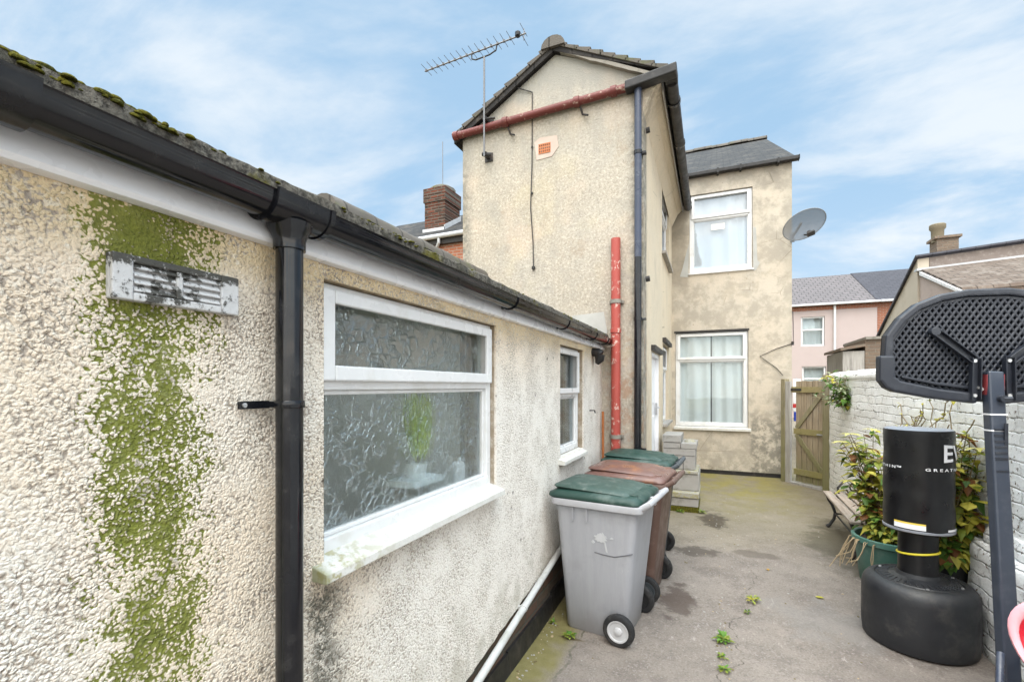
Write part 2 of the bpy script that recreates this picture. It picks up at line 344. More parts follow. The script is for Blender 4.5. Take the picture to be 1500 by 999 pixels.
def painted_brick():
    t = NT('white_painted_brick'); X = t.xyz()
    yw = t.math('ADD', X[1], t.math('MULTIPLY_ADD', t.noise(4, 5, .65), .17, -.085)); zw = t.math('ADD', X[2], t.math('MULTIPLY_ADD', t.noise(5, 3, v=t.mapp(loc=(3,1,4))), .06, -.03))
    b = t.n('ShaderNodeTexBrick'); t.set(b.inputs['Vector'], t.comb(t.math('ADD', yw, t.mul(X[0], 1)), zw, 0))
    for k, q in (('Scale', 1), ('Mortar Size', .009), ('Brick Width', .235), ('Row Height', .083), ('Mortar Smooth', 1.0), ('Bias', 0)): b.inputs[k].default_value = q
    mort = b.outputs[1]; n1 = t.noise(6, 6, .7); n2 = t.noise(34, 5, .7); n3 = t.noise(1.6, 4, .6)
    c = t.mx(t.rng(n1, .3, .7), (.90,.895,.885), (.86,.855,.845))
    c = t.mx(t.mul(t.rng(n3, .55, .75), .2), c, (.58,.55,.49))
    gap = t.mul(mort, t.rng(t.noise(7, 6, .75, v=t.mapp(loc=(5,5,5))), .53, .64)); c = t.mx(t.mul(gap, .95), c, (.10,.09,.075))
    chip = t.mul(t.rng(n2, .585, .625), t.rng(t.noise(4, 5, .65, v=t.mapp(loc=(1,9,2))), .43, .54), .95); c = t.mx(chip, c, t.mx(n1, (.16,.13,.10), (.28,.17,.12)))
    grn = t.mul(t.rng(X[2], .5, .1), t.rng(n1, .38, .6), .55); c = t.mx(grn, c, (.25,.25,.17))
    h = t.math('ADD', t.mul(mort, t.rng(n3, .35, .6, -.35, -1.0)), t.math('ADD', t.mul(n2, .5), t.math('ADD', t.mul(n1, .9), t.mul(chip, -.6))))
    M['white_painted_brick'] = t.done(c, .75, t.bump(h, .011, 1), .3)
painted_brick()

def wood(name, a, b, axis=2, green=None, gz0=0, gz1=0, scale=1):
    t = NT(name); X = t.xyz(); s3 = [14*scale]*3; s3[axis] = .9*scale
    n1 = t.noise(3, 6, .65, v=t.mapp(tuple(s3))); n2 = t.noise(2.2, 4)
    c = t.mx(t.rng(n1, .3, .7), a, b); c = t.mx(t.mul(t.rng(n2, .5, .7), .35), c, tuple(q*.55 for q in a))
    c = t.mx(t.mul(t.rng(t.noise(5, 6, .75, v=t.mapp(tuple(q*.35 for q in s3))), .50, .68), .55), c, tuple(q*.42 for q in a)); c = t.mx(t.mul(t.rng(t.noise(1.7, 5, .7), .52, .7), .4), c, (.30,.29,.26))
    if green:
        g = t.mul(t.rng(t.math('ADD', X[2], t.mul(n2, .5)), gz1, gz0), t.rng(n1, .25, .6)); c = t.mx(t.mul(g, .85), c, green)
    M[name] = t.done(c, .85, t.bump(n1, .004, .7), .25)
wood('gate_wood', (.26,.20,.135), (.40,.325,.235), 2, (.115,.125,.03), .25, 1.25)
wood('rail_wood', (.27,.22,.11), (.36,.29,.16), 0, (.20,.19,.06), 0, 3)
wood('post_wood', (.19,.165,.10), (.31,.265,.17), 2, (.17,.17,.06), 0, 2.2)
wood('grey_wood', (.30,.28,.26), (.42,.40,.37), 2)
wood('slat_wood', (.27,.215,.175), (.40,.33,.27), 1)

def tiles(name, a, b, u='x', v='y', cw=.3, rh=.25, bump=.02, moss=None, lines=0):
    t = NT(name); X = dict(zip('xyz', t.xyz())); br = t.n('ShaderNodeTexBrick'); t.set(br.inputs['Vector'], t.comb(X[u], X[v], 0))
    for k, q in (('Scale', 1), ('Mortar Size', .010 if not lines else lines), ('Brick Width', cw), ('Row Height', rh), ('Mortar Smooth', .1), ('Bias', 0)): br.inputs[k].default_value = q
    br.inputs['Color1'].default_value = (*a, 1); br.inputs['Color2'].default_value = (*b, 1); br.inputs['Mortar'].default_value = (*[q*.35 for q in a], 1)
    saw = t.math('FRACT', t.mul(X[v], 1/rh)); n1 = t.noise(5, 6, .7); c = t.mx(t.rng(n1, .4, .7, 0, .5), br.outputs[0], tuple(q*.55 for q in a))
    if moss:
        c = t.mx(t.mul(t.rng(t.noise(3.2, 6, .75, v=t.mapp(loc=(4,2,1))), .5, .64), moss[1]), c, moss[0])
    M[name] = t.done(c, .85, t.bump(t.math('ADD', t.mul(saw, -1.0), t.mul(n1, .5)), bump, .9), .3)
tiles('slate', (.024,.022,.022), (.038,.035,.033), 'x', 'y', .22, .17, .035, ((.10,.085,.07), .6))
tiles('ridge_tile', (.13,.115,.10), (.10,.09,.078), 'y', 'x', .33, .28, .02, ((.09,.10,.04), .7))
tiles('grey_tile', (.15,.13,.13), (.13,.115,.115), 'x', 'y', .30, .32, .05, None, .02)
tiles('blue_slate', (.06,.058,.068), (.048,.046,.055), 'x', 'y', .3, .25, .015)
tiles('rust_tile', (.115,.082,.062), (.155,.12,.095), 'x', 'y', .27, .18, .03, ((.22,.185,.155), .6))
def mossy_roof():
    t = NT('mossy_tile'); n1 = t.noise(60, 5, .75); n2 = t.noise(11, 5, .7); n3 = t.noise(4, 4)
    c = t.mx(t.rng(n1, .35, .65), (.055,.05,.045), (.24,.22,.185)); c = t.mx(t.mul(t.rng(n2, .5, .65), .6), c, (.07,.068,.05))
    c = t.mx(t.mul(t.rng(n3, .55, .64), t.rng(n2, .42, .55), .85), c, t.mx(n1, (.09,.085,.012), (.22,.19,.02)))
    M['mossy_tile'] = t.done(c, .95, t.bump(t.math('ADD', n1, n2), .02, 1), .15)
mossy_roof()
def moss_m():
    t = NT('moss'); n1 = t.noise(70, 4, .7); M['moss'] = t.done(t.mx(t.rng(n1, .3, .7), (.03,.034,.008), (.13,.115,.016)), .95, t.bump(n1, .012, 1), .1)
moss_m()

simple('upvc', (.70,.70,.70), .32, .05, 3, spec=.5, dirt=(.46,.43,.34), dirt_amt=.3, dscale=7)
def sill_m():
    t = NT('sill_paint'); X = t.xyz(); n1 = t.noise(22, 6, .7); c = t.mx(t.rng(n1, .3, .7), (.64,.63,.60), (.54,.52,.47))
    g = t.mul(t.rng(t.math('ADD', X[1], t.mul(n1, .5)), 1.75, 1.3), t.rng(n1, .46, .6), .85); c = t.mx(g, c, (.28,.25,.08))
    e = t.mul(t.rng(t.math('ADD', X[1], t.mul(n1, .1)), 1.14, 1.09), .8); c = t.mx(e, c, (.18,.19,.06))
    M['sill_paint'] = t.done(c, .6, t.bump(n1, .003, .6), .3)
sill_m()
simple('fascia_white', (.80,.80,.82), .28, .03, 2, dirt=(.45,.45,.43), dirt_amt=.22, dscale=3)
simple('black_plastic', (.005,.0055,.008), .16, .3, 5, spec=.5, dirt=(.05,.048,.045), dirt_amt=.28, dscale=20)
simple('weathered_black', (.016,.015,.015), .5, .3, 5, spec=.4, dirt=(.075,.06,.055), dirt_amt=.5)
simple('blue_black_plastic', (.035,.045,.075), .35, .3, 5, spec=.5, dirt=(.14,.15,.17), dirt_amt=.35)
simple('grey_pipe', (.46,.46,.45), .4, .1, 6, dirt=(.24,.23,.18), dirt_amt=.4)
def redpipe(name, base, chips):
    t = NT(name); n1 = t.noise(16, 6, .75); n2 = t.noise(5, 5, .7); c = t.mx(n2, base, tuple(q*.75 for q in base))
    c = t.mx(t.mul(t.rng(n1, .57, .62), .9), c, chips); c = t.mx(t.mul(t.rng(n2, .60, .74), .45), c, tuple(q*.4 for q in base))
    M[name] = t.done(c, .5, t.bump(n1, .003, .6), .4)
redpipe('red_paint', (.40,.072,.055), (.55,.42,.36)); redpipe('rust_red', (.15,.032,.026), (.34,.24,.19))
simple('rust_pipe', (.33,.11,.03), .7, .3, 20)
simple('galv', (.42,.42,.43), .45, .15, 8, metal=.7); simple('zinc_bolt', (.66,.66,.66), .35, .05, 8, metal=.6)
simple('alu', (.17,.17,.175), .4, .1, 8, metal=.6)
simple('dark_iron', (.03,.028,.027), .6, .3, 14, spec=.4, dirt=(.10,.06,.04), dirt_amt=.4, bump=.3)
def vent_m():
    t = NT('vent_paint'); n1 = t.noise(38, 6, .72); n2 = t.noise(9, 4, .6); X = t.xyz(); c = t.mx(n2, (.60,.60,.61), (.52,.51,.50))
    k = t.math('ADD', n1, t.math('ADD', t.rng(X[2], 1.915, 1.952, 0, .16), t.rng(t.math('ABSOLUTE', t.math('SUBTRACT', X[1], .645)), .10, .02, 0, .08)))  # speckled grime; the darker top edge paints in a shadow line
    c = t.mx(t.rng(k, .54, .64, 0, .95), c, (.05,.048,.04)); M['vent_paint'] = t.done(c, .75, t.bump(n1, .006, 1), .25)
vent_m()
simple('mortar', (.24,.22,.19), .9, .2, 9, bump=1, bscale=40, dirt=(.09,.085,.075), dirt_amt=.8)
simple('cement_patch', (.40,.395,.37), .9, .2, 6, bump=.8, bscale=60); simple('pinkpatch', (.50,.40,.34), .9, .2, 6, bump=.6, bscale=60)
simple('terracotta', (.48,.17,.07), .8, .2, 18, bump=.5)
simple('lead', (.47,.48,.50), .5, .2, 6)
simple('bin_grey', (.33,.335,.36), .45, .06, 3, dirt=(.38,.38,.39), dirt_amt=.3, dscale=5, bump=.15, bscale=200)
def bin_grey_m():
    t = NT('bin_grey'); n1 = t.noise(3, 5, .7, v=t.mapp((6,6,.7))); n2 = t.noise(26, 6, .75, v=t.mapp((1,1,.35))); n3 = t.noise(4, 5, .7); X = t.xyz()
    c = t.mx(t.rng(n1, .3, .7), (.29,.295,.318), (.325,.33,.353)); c = t.mx(t.mul(t.rng(n3, .5, .7), .4), c, (.24,.24,.25)); c = t.mx(t.mul(t.rng(n2, .62, .70), .3), c, (.42,.425,.44))
    d = t.mul(t.rng(t.math('ADD', X[2], t.mul(n3, .3)), .36, .12), .6); c = t.mx(d, c, (.17,.155,.14))
    M['bin_grey'] = t.done(c, .48, t.bump(n2, .002, .5), .4)
bin_grey_m()
simple('bin_rim_grey', (.36,.36,.38), .45, .08, 6, dirt=(.25,.25,.26), dirt_amt=.4)
simple('bin_green', (.010,.038,.029), .5, .15, 5, dirt=(.12,.15,.135), dirt_amt=.5, dscale=7)
simple('bin_lid_worn', (.035,.064,.053), .5, .2, 6, dirt=(.19,.21,.19), dirt_amt=.6, dscale=9)
simple('bin_brown', (.10,.058,.045), .45, .12, 4, dirt=(.22,.16,.14), dirt_amt=.35)
simple('bin_brown_lid', (.13,.068,.055), .35, .15, 5, dirt=(.36,.15,.05), dirt_amt=.5, dscale=5)
simple('bin_dark', (.05,.058,.066), .5, .15, 5)
simple('rubber', (.016,.016,.017), .75, .3, 14, spec=.3, dirt=(.08,.075,.07), dirt_amt=.5); simple('wheel_grey', (.42,.42,.43), .5, .1, 8, dirt=(.2,.19,.18), dirt_amt=.4)
simple('scuff_white', (.43,.435,.45), .7, .1, 30)
simple('gouge', (.10,.10,.11), .7, .1, 30)
simple('bag_vinyl', (.006,.006,.007), .36, .25, 5, spec=.35, bump=.25, bscale=14, dirt=(.02,.02,.02), dirt_amt=.4, dscale=6)
simple('bag_top', (.22,.23,.26), .35, .1, 5)
simple('base_plastic', (.014,.015,.018), .5, .2, 4, spec=.5, dirt=(.06,.056,.05), dirt_amt=.6, dscale=5, bump=.3, bscale=220)
simple('print_white', (.78,.78,.80), .5, .05, 10); simple('yellow_band', (.72,.60,.04), .45, .1, 10); simple('label_yellow', (.75,.55,.08), .5, .05, 10)
simple('board_plastic', (.018,.021,.030), .42, .15, 5, spec=.5, dirt=(.07,.074,.085), dirt_amt=.4, dscale=12)
simple('board_back', (.003,.003,.004), .6, .2, 5)
simple('pole_steel', (.03,.038,.056), .4, .15, 4, spec=.5, dirt=(.075,.083,.10), dirt_amt=.35, dscale=10)
simple('red_tape', (.22,.03,.035), .5, .1, 8)
simple('toy_red', (.60,.03,.05), .35, .15, 5, dirt=(.75,.34,.36), dirt_amt=.5, dscale=6); simple('toy_pink', (.78,.36,.40), .4, .1, 6)
simple('tub_green', (.06,.155,.125), .45, .15, 5, dirt=(.20,.24,.20), dirt_amt=.35); simple('pot_black', (.02,.02,.02), .6, .2, 6)
simple('soil', (.07,.045,.03), .95, .4, 30, bump=1, bscale=40)
simple('block', (.30,.285,.265), .9, .15, 9, bump=1, bscale=120, dirt=(.13,.12,.095), dirt_amt=.75, dscale=6); 
def mossyblock():
    t = NT('mossy_block'); X = t.xyz(); n1 = t.noise(17, 5, .7); c = t.mx(t.rng(n1, .3, .7), (.27,.255,.22), (.40,.38,.33)); c = t.mx(t.rng(n1, .46, .6, 0, .75), c, (.23,.20,.06))
    M['mossy_block'] = t.done(c, .95, t.bump(n1, .006, 1), .2)
mossyblock()
simple('pink_render', (.46,.38,.36), .9, .05, 2, bump=.3, bscale=30, dirt=(.48,.36,.33), dirt_amt=.25, dscale=1.5)
simple('cream_render', (.46,.40,.32), .9, .1, 2, dirt=(.33,.28,.21), dirt_amt=.5, dscale=1.4)
simple('pinkish_render', (.42,.34,.30), .9, .1, 4, dirt=(.27,.21,.18), dirt_amt=.5, dscale=3)
simple('mixed_stone', (.19,.155,.135), .95, .3, 5, bump=1, bscale=16, dirt=(.30,.265,.235), dirt_amt=.8, dscale=11)
simple('chimney_pot', (.20,.165,.11), .85, .2, 8, dirt=(.2,.17,.11), dirt_amt=.5)
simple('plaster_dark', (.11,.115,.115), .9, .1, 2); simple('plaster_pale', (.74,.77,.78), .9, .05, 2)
simple('net', (.86,.87,.88), .9, .03, 3); simple('white_door', (.78,.78,.80), .4, .04, 4, dirt=(.5,.48,.42), dirt_amt=.3)
simple('flag_red', (.55,.04,.04), .7); simple('flag_blue', (.02,.06,.42), .7); simple('flag_white', (.78,.78,.78), .7)
simple('paper', (.82,.80,.72), .8, .03); simple('grey_dish', (.17,.18,.19), .5, .1, 5)
simple('stem', (.13,.10,.045), .85, .3, 30); simple('dry_stem', (.25,.19,.11), .9, .3, 30); simple('straw', (.33,.25,.15), .9, .2, 20)
def leafm(name, a, b, tr=.35):
    t = NT(name); n = t.noise(9, 3); c = t.mx(t.rng(n, .3, .7), a, b); t.done(c, .55, None, .35)
    tl = t.n('ShaderNodeBsdfTranslucent'); t.set(tl.inputs[0], c); mx = t.n('ShaderNodeMixShader'); mx.inputs[0].default_value = tr
    t.t.links.new(t.b.outputs[0], mx.inputs[1]); t.t.links.new(tl.outputs[0], mx.inputs[2]); t.t.links.new(mx.outputs[0], t.out.inputs[0]); M[name] = t.m
leafm('leaf_green', (.035,.085,.012), (.09,.17,.025)); leafm('leaf_yellow', (.36,.33,.04), (.58,.52,.09)); leafm('leaf_lime', (.17,.22,.03), (.30,.34,.06))
leafm('leaf_brown', (.10,.04,.015), (.22,.09,.025)); leafm('leaf_pale', (.30,.36,.20), (.42,.48,.30)); leafm('weed_green', (.07,.17,.02), (.17,.33,.05))
leafm('flower_yellow', (.55,.50,.10), (.65,.60,.22)); leafm('leaf_orange', (.45,.24,.03), (.5,.3,.05))
leafm('indoor_leaf', (.42,.60,.04), (.68,.78,.14), .5)

def glass(name, tint, gl, base_fac, rough=.02):
    t = NT(name); tr = t.n('ShaderNodeBsdfTransparent'); tr.inputs[0].default_value = (*tint, 1)
    g = t.n('ShaderNodeBsdfGlossy'); g.inputs[0].default_value = (*gl, 1); g.inputs['Roughness'].default_value = rough
    t.t.links.new(t.bump(t.noise(1.4, 2), .02, .12), g.inputs['Normal'])
    fr = t.n('ShaderNodeFresnel'); fr.inputs[0].default_value = 1.5
    f = t.math('MULTIPLY_ADD', fr.outputs[0], .5, base_fac, clamp=True); mx = t.n('ShaderNodeMixShader'); t.set(mx.inputs[0], f)
    t.t.links.new(tr.outputs[0], mx.inputs[1]); t.t.links.new(g.outputs[0], mx.inputs[2]); t.t.links.new(mx.outputs[0], t.out.inputs[0]); M[name] = t.m
glass('glass', (.96,.98,.99), (.88,.93,1), .08)
glass('glass_dim', (.94,.97,.97), (.8,.86,.9), .03)
def obscured():
    t = NT('obscured_glass'); p = t.mapp((1,1,1))
    nc = t.n('ShaderNodeTexNoise'); nc.inputs['Scale'].default_value = 16; nc.inputs['Detail'].default_value = 2; t.set(nc.inputs[0], p)
    wv = t.n('ShaderNodeVectorMath', operation='MULTIPLY_ADD'); t.set(wv.inputs[0], nc.outputs['Color']); wv.inputs[1].default_value = (.07,)*3; t.set(wv.inputs[2], p)
    e = t.vor(24, 'DISTANCE_TO_EDGE', v=wv.outputs[0]); e2 = t.vor(41, 'DISTANCE_TO_EDGE', v=wv.outputs[0])
    ridge = t.math('ADD', t.rng(e, .12, .0), t.mul(t.rng(e2, .10, .0), t.rng(t.noise(9, 2), .5, .6), .7))
    gaps = t.rng(t.noise(13, 3, v=t.mapp(loc=(3,3,3))), .40, .55); ridge = t.mul(ridge, gaps)
    h = t.math('ADD', t.mul(ridge, .8), t.mul(t.noise(30, 3), .5)); nr = t.bump(h, .0042, 1)
    gl = t.n('ShaderNodeBsdfRefraction'); gl.inputs['IOR'].default_value = 1.09; gl.inputs['Roughness'].default_value = .16; gl.inputs[0].default_value = (.95,.98,.98,1); t.set(gl.inputs['Normal'], t.bump(h, .0016, 1))
    tr = t.n('ShaderNodeBsdfTransparent'); tr.inputs[0].default_value = (.92,.95,.95,1)
    m1 = t.n('ShaderNodeMixShader'); m1.inputs[0].default_value = .70; t.t.links.new(gl.outputs[0], m1.inputs[1]); t.t.links.new(tr.outputs[0], m1.inputs[2])
    gs = t.n('ShaderNodeBsdfGlossy'); gs.inputs['Roughness'].default_value = .10; gs.inputs[0].default_value = (.9,.95,1,1); t.set(gs.inputs['Normal'], nr)
    fr = t.n('ShaderNodeFresnel'); fr.inputs[0].default_value = 1.5
    f = t.math('ADD', t.mul(fr.outputs[0], .32), t.mul(ridge, .016), clamp=True)
    m2 = t.n('ShaderNodeMixShader'); t.set(m2.inputs[0], f); t.t.links.new(m1.outputs[0], m2.inputs[1]); t.t.links.new(gs.outputs[0], m2.inputs[2]); t.t.links.new(m2.outputs[0], t.out.inputs[0])
    M['obscured_glass'] = t.m
obscured()
def dish_mesh_m():
    t = NT('dish_mesh'); tr = t.n('ShaderNodeBsdfTransparent'); mx = t.n('ShaderNodeMixShader'); mx.inputs[0].default_value = .22
    t.done((.20,.215,.235), .5); t.t.links.new(t.b.outputs[0], mx.inputs[1]); t.t.links.new(tr.outputs[0], mx.inputs[2]); t.t.links.new(mx.outputs[0], t.out.inputs[0]); M['dish_mesh'] = t.m
dish_mesh_m()

# ------------------------------------------------------------------ ground
g = MB()
xs = [-150,-40,-10,-4,-2,-1.1,0,.8,1.6,4,10,40,150]; ys = [-60,-10,0,2,3,4.5,6,7.5,9,12,30,80,300]
for i in range(len(xs)-1):
    for j in range(len(ys)-1):
        g.add([(xs[i],ys[j],gz(ys[j])),(xs[i+1],ys[j],gz(ys[j])),(xs[i+1],ys[j+1],gz(ys[j+1])),(xs[i],ys[j+1],gz(ys[j+1]))], [(0,1,2,3)])
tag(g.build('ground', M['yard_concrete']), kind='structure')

# ------------------------------------------------------------------ window builder
def window(parent, P0, U, V, N, u1, v1, tr, fw=.055, depth=.06, glassm='glass', name='window', top_sash=True, sash=.04):
    """frame in plane with origin P0 (front face), size u1 x v1, transom centre tr; N outward"""
    P0, U, V, N = Vector(P0), Vector(U), Vector(V), Vector(N)
    m = MB()
    def mem(m, ua, ub, va, vb, n0, n1):
        c = P0 + U*(ua+ub)/2 + V*(va+vb)/2 + N*(n0+n1)/2
        m.obox(c, U*(ub-ua)/2, V*(vb-va)/2, N*(n1-n0)/2)
    mem(m,0,fw,0,v1,-depth,0); mem(m,u1-fw,u1,0,v1,-depth,0)
    mem(m,fw,u1-fw,0,fw,-depth,0); mem(m,fw,u1-fw,v1-fw,v1,-depth,0); mem(m,fw,u1-fw,tr-fw*.45,tr+fw*.45,-depth,0)
    # bead round the lower light
    b = .016; va, vb = fw, tr-fw*.45
    for q in ((fw,fw+b,va,vb),(u1-fw-b,u1-fw,va,vb),(fw+b,u1-fw-b,va,va+b),(fw+b,u1-fw-b,vb-b,vb)): mem(m,*q,-depth*.7,-depth*.25)
    w = m.build(name, M['upvc'], parent, world=True, bevel=.005)
    if top_sash:
        s = MB(); ua, ub, va, vb = fw*.45, u1-fw*.45, tr+fw*.15, v1-fw*.4
        for q in ((ua,ua+sash+.012,va,vb),(ub-sash-.012,ub,va,vb),(ua+sash+.012,ub-sash-.012,va,va+sash+.006),(ua+sash+.012,ub-sash-.012,vb-sash,vb)): mem(s,*q,.001,.022)
        s.build('sash', M['upvc'], w, world=True, bevel=.006)
    p = MB(); mem(p, fw-.01, u1-fw+.01, tr, v1-fw+.01, -depth*.62, -depth*.5); p.build('pane', M[glassm], w, world=True)
    p = MB(); mem(p, fw-.01, u1-fw+.01, fw-.01, tr, -depth*.62, -depth*.5); p.build('pane', M[glassm], w, world=True)
    return w
def curtain(name, P0, U, V, N, u1, v1, label, amp=.015, freq=34, seed=0, mat='net', group=None):
    P0, U, V, N = Vector(P0), Vector(U), Vector(V), Vector(N); rng = random.Random(seed)
    m = MB(); nu, nv = 90, 6; loops = []
    for j in range(nv+1):
        l = []
        for i in range(nu+1):
            u = i/nu*u1; w = math.sin(u*freq+.9*math.sin(u*7+seed)+j*.12)*amp + .012*math.sin(u*11+seed*2)
            l.append(P0+U*u+V*(v1*j/nv)+N*w)
        loops.append(l)
    m.loft(loops, False, False, closed=False)
    o = m.build(name, M[mat], smooth=180); tag(o, label, 'curtain', group); return o

# ------------------------------------------------------------------ outbuilding (left)
OB = thing('outbuilding', 'low cream pebbledash outbuilding with a white fascia and black gutter, along the left side', 'outbuilding', (-2.6,2.6,0))
WX = -1.12
def zb(y): return min(.46, max(.10, .25+.12*(y-2.04)))
W1 = (1.10, 2.344, 1.135, 2.016); W2 = (3.50, 4.20, 1.12, 2.01)
yl = []; y = -1.2
while y < 5.0:
    yl.append(y); y += .05 if y < .2 else (.0065 if y < 1.25 else (.0085 if y < 2.4 else (.013 if y < 4.3 else .03)))
yl.append(4.948)
for h in (W1, W2):
    for e in h[:2]:
        k = min(range(len(yl)), key=lambda i: abs(yl[i]-e)); yl[k] = e
zl = []; z = .06
while z < 2.07: zl.append(z); z += .0085
zl.append(2.075)
for e in (W1[2], W1[3], W2[2], W2[3]):
    k = min(range(len(zl)), key=lambda i: abs(zl[i]-e)); zl[k] = e
w = MB(); vid = {}
def gv(i, j):
    if (i, j) not in vid:
        vid[(i, j)] = len(w.v); w.v.append((WX, yl[i], max(zl[j], zb(yl[i])+.012*mnoise.noise((yl[i]*9,0,0)))))
    return vid[(i, j)]
inside = lambda y, z: any(h[0] < y < h[1] and h[2] < z < h[3] for h in (W1, W2))
for i in range(len(yl)-1):
    for j in range(len(zl)-1):
        yc, zc = (yl[i]+yl[i+1])/2, (zl[j]+zl[j+1])/2
        if inside(yc, zc) or zl[j+1] < zb(yc): continue
        w.f.append((gv(i,j), gv(i+1,j), gv(i+1,j+1), gv(i,j+1))); w.m.append(0)
for h in (W1, W2):   # reveals
    for (a, b) in (((h[0],h[2]),(h[0],h[3])),((h[0],h[3]),(h[1],h[3])),((h[1],h[3]),(h[1],h[2])),((h[1],h[2]),(h[0],h[2]))):
        w.add([(WX,a[0],a[1]),(WX,b[0],b[1]),(WX-.2,b[0],b[1]),(WX-.2,a[0],a[1])], [(0,1,2,3)])
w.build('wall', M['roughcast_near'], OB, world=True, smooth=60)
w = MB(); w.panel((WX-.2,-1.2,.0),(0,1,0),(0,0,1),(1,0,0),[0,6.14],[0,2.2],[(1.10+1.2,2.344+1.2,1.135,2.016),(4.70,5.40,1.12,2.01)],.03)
w.box(-4.1,-3.9,-1.2,4.94,0,2.2); w.box(-3.9,-3.2,-1.2,-1.0,0,2.2); w.box(-3.9,WX-.232,-1.0,4.94,2.2,2.23)  # near end of the room left open, unseen, to let daylight in
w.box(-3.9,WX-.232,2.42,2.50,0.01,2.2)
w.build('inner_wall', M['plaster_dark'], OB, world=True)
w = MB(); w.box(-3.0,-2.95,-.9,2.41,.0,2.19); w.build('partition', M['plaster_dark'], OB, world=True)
w = MB(); w.box(-2.94,WX-.233,2.395,2.418,.01,2.19); w.build('partition', M['plaster_pale'], OB, world=True)
p = MB(); p.panel((-1.135,-1.2,-.02),(0,1,0),(0,0,1),(1,0,0),[0,6.14],[0,.52],[],.06); p.build('plinth', M['dark_plinth'], OB, world=True)
s = MB(); pts = [(-1.2,.0),(1.5,.12),(2.5,.13),(3.3,.16),(4.94,.2)]
for (a, za), (b, zb_) in zip(pts, pts[1:]):
    s.prism([(-1.135,a,0),(-1.105,a,0),(-1.118,a,za+.001),(-1.135,a,za+.001)], (0,b-a,0))
s.build('bitumen_skirt', M['weathered_black'], OB, world=True, bevel=.004)
# fascia board with rounded nose
f = MB(); prof = [(-1.16,2.064),(-1.112,2.060),(-1.095,2.064),(-1.088,2.074),(-1.090,2.085),(-1.097,2.10),(-1.099,2.21),(-1.16,2.21)]
f.prism([(x,-1.2,z) for x, z in prof], (0,6.14,0)); f.build('fascia', M['fascia_white'], OB, world=True, smooth=35)
# roof: two pitches of thick mossy tiles with wavy eave
r = MB(); ny = 240; loops = []
for i in range(ny+1):
    y = -1.2 + 6.13*i/ny; k = .003*math.sin(y*2*math.pi/.16) + .008*mnoise.noise((y*6,1,0)) + .006*mnoise.noise((y*25,2,0)); e = .012*mnoise.noise((y*9,5,0))
    top = lambda x: 2.230 + (-1.045-x)*.43
    l = [(-1.052+e, y, 2.17), (-1.046+e, y, 2.20+k*.3), (-1.048+e*1.3, y, 2.223+k*.7)]
    for q in range(1, 8): x = -1.045-1.555*q/7; l.append((x, y, top(x)+k*.8+.012*mnoise.noise((x*7,y*7,3))))
    l += [(-4.2, y, 2.25), (-4.2, y, 2.2), (-2.6, y, 2.80)]
    loops.append(l)
r.loft(loops, True, True); ro = r.build('roof', M['mossy_tile'], OB, world=True, smooth=40)
rd = MB(); loops = []
for i in range(40):
    y = 2.53 + 2.41*i/39; k = .012*mnoise.noise((y*5,3,1))
    loops.append([(-2.6+.14*math.cos(a), y, 2.955+.115*math.sin(a)+k) for a in [math.pi*q/8 for q in range(9)]])
rd.loft(loops); rd.build('ridge', M['ridge_tile'], ro, world=True, smooth=50)
ms = MB(); rr = random.Random(3)
for i in range(380):
    y = rr.choice([rr.uniform(.25,.62), rr.uniform(.35,.6), rr.uniform(.6,4.8), rr.uniform(1.2,1.5)]); x = -1.040-rr.random()*.05; z = 2.205+rr.random()*.016+(-1.040-x)*.3
    sz = rr.uniform(.003,.009)*(1.25 if y < .65 else .8)
    ms.lathe([(sz*.9,0),(sz,sz*.3),(sz*.7,sz*.75),(.001,sz)], 9, (x,y,z), sx=rr.uniform(.8,1.4), sy=rr.uniform(.8,1.8))
tag(ms.build('moss', M['moss'], ro, world=True, smooth=60), kind='stuff')
# gutter: half round channel
gt = MB(); gc = (-1.046, 2.161); loops = []
ro_, ri = .053, .048
arc = [math.pi + math.pi*q/14 for q in range(15)]
sec = [(gc[0]+ro_*math.cos(a), gc[1]+ro_*1.02*math.sin(a)) for a in arc] + [(gc[0]+ro_+.004, gc[1]+.004),(gc[0]+ro_-.004, gc[1]+.006)] + [(gc[0]+ri*math.cos(a), gc[1]+ri*math.sin(a)) for a in reversed(arc)] + [(gc[0]-ro_, gc[1]+.012)]
gt.loft([[(x,yy,z) for x, z in sec] for yy in (-1.2, .88, 4.93)], True, True)
GT = gt.build('gutter', M['black_plastic'], OB, world=True, smooth=40)
def band(y0, y1, rad, mat='black_plastic', nm='gutter_union'):
    b = MB(); a2 = [math.pi*1.0 + math.pi*q/14 for q in range(15)]
    sc = [(gc[0]+rad*math.cos(a), gc[1]+rad*math.sin(a)) for a in a2] + [(gc[0]+rad+.003, gc[1]+.009),(gc[0]+rad-.008, gc[1]+.010)] + [(gc[0]+(ro_+.001)*math.cos(a), gc[1]+(ro_+.001)*math.sin(a)) for a in reversed(a2)]
    b.loft([[(x,yy,z) for x, z in sc] for yy in (y0, y1)], True, True); return b.build(nm, M[mat], GT, world=True, smooth=40)
band(.33,.385,.061)
uo = band(.835,1.0,.060)
for yy in (.83,1.0): band(yy-.006,yy+.010,.064)
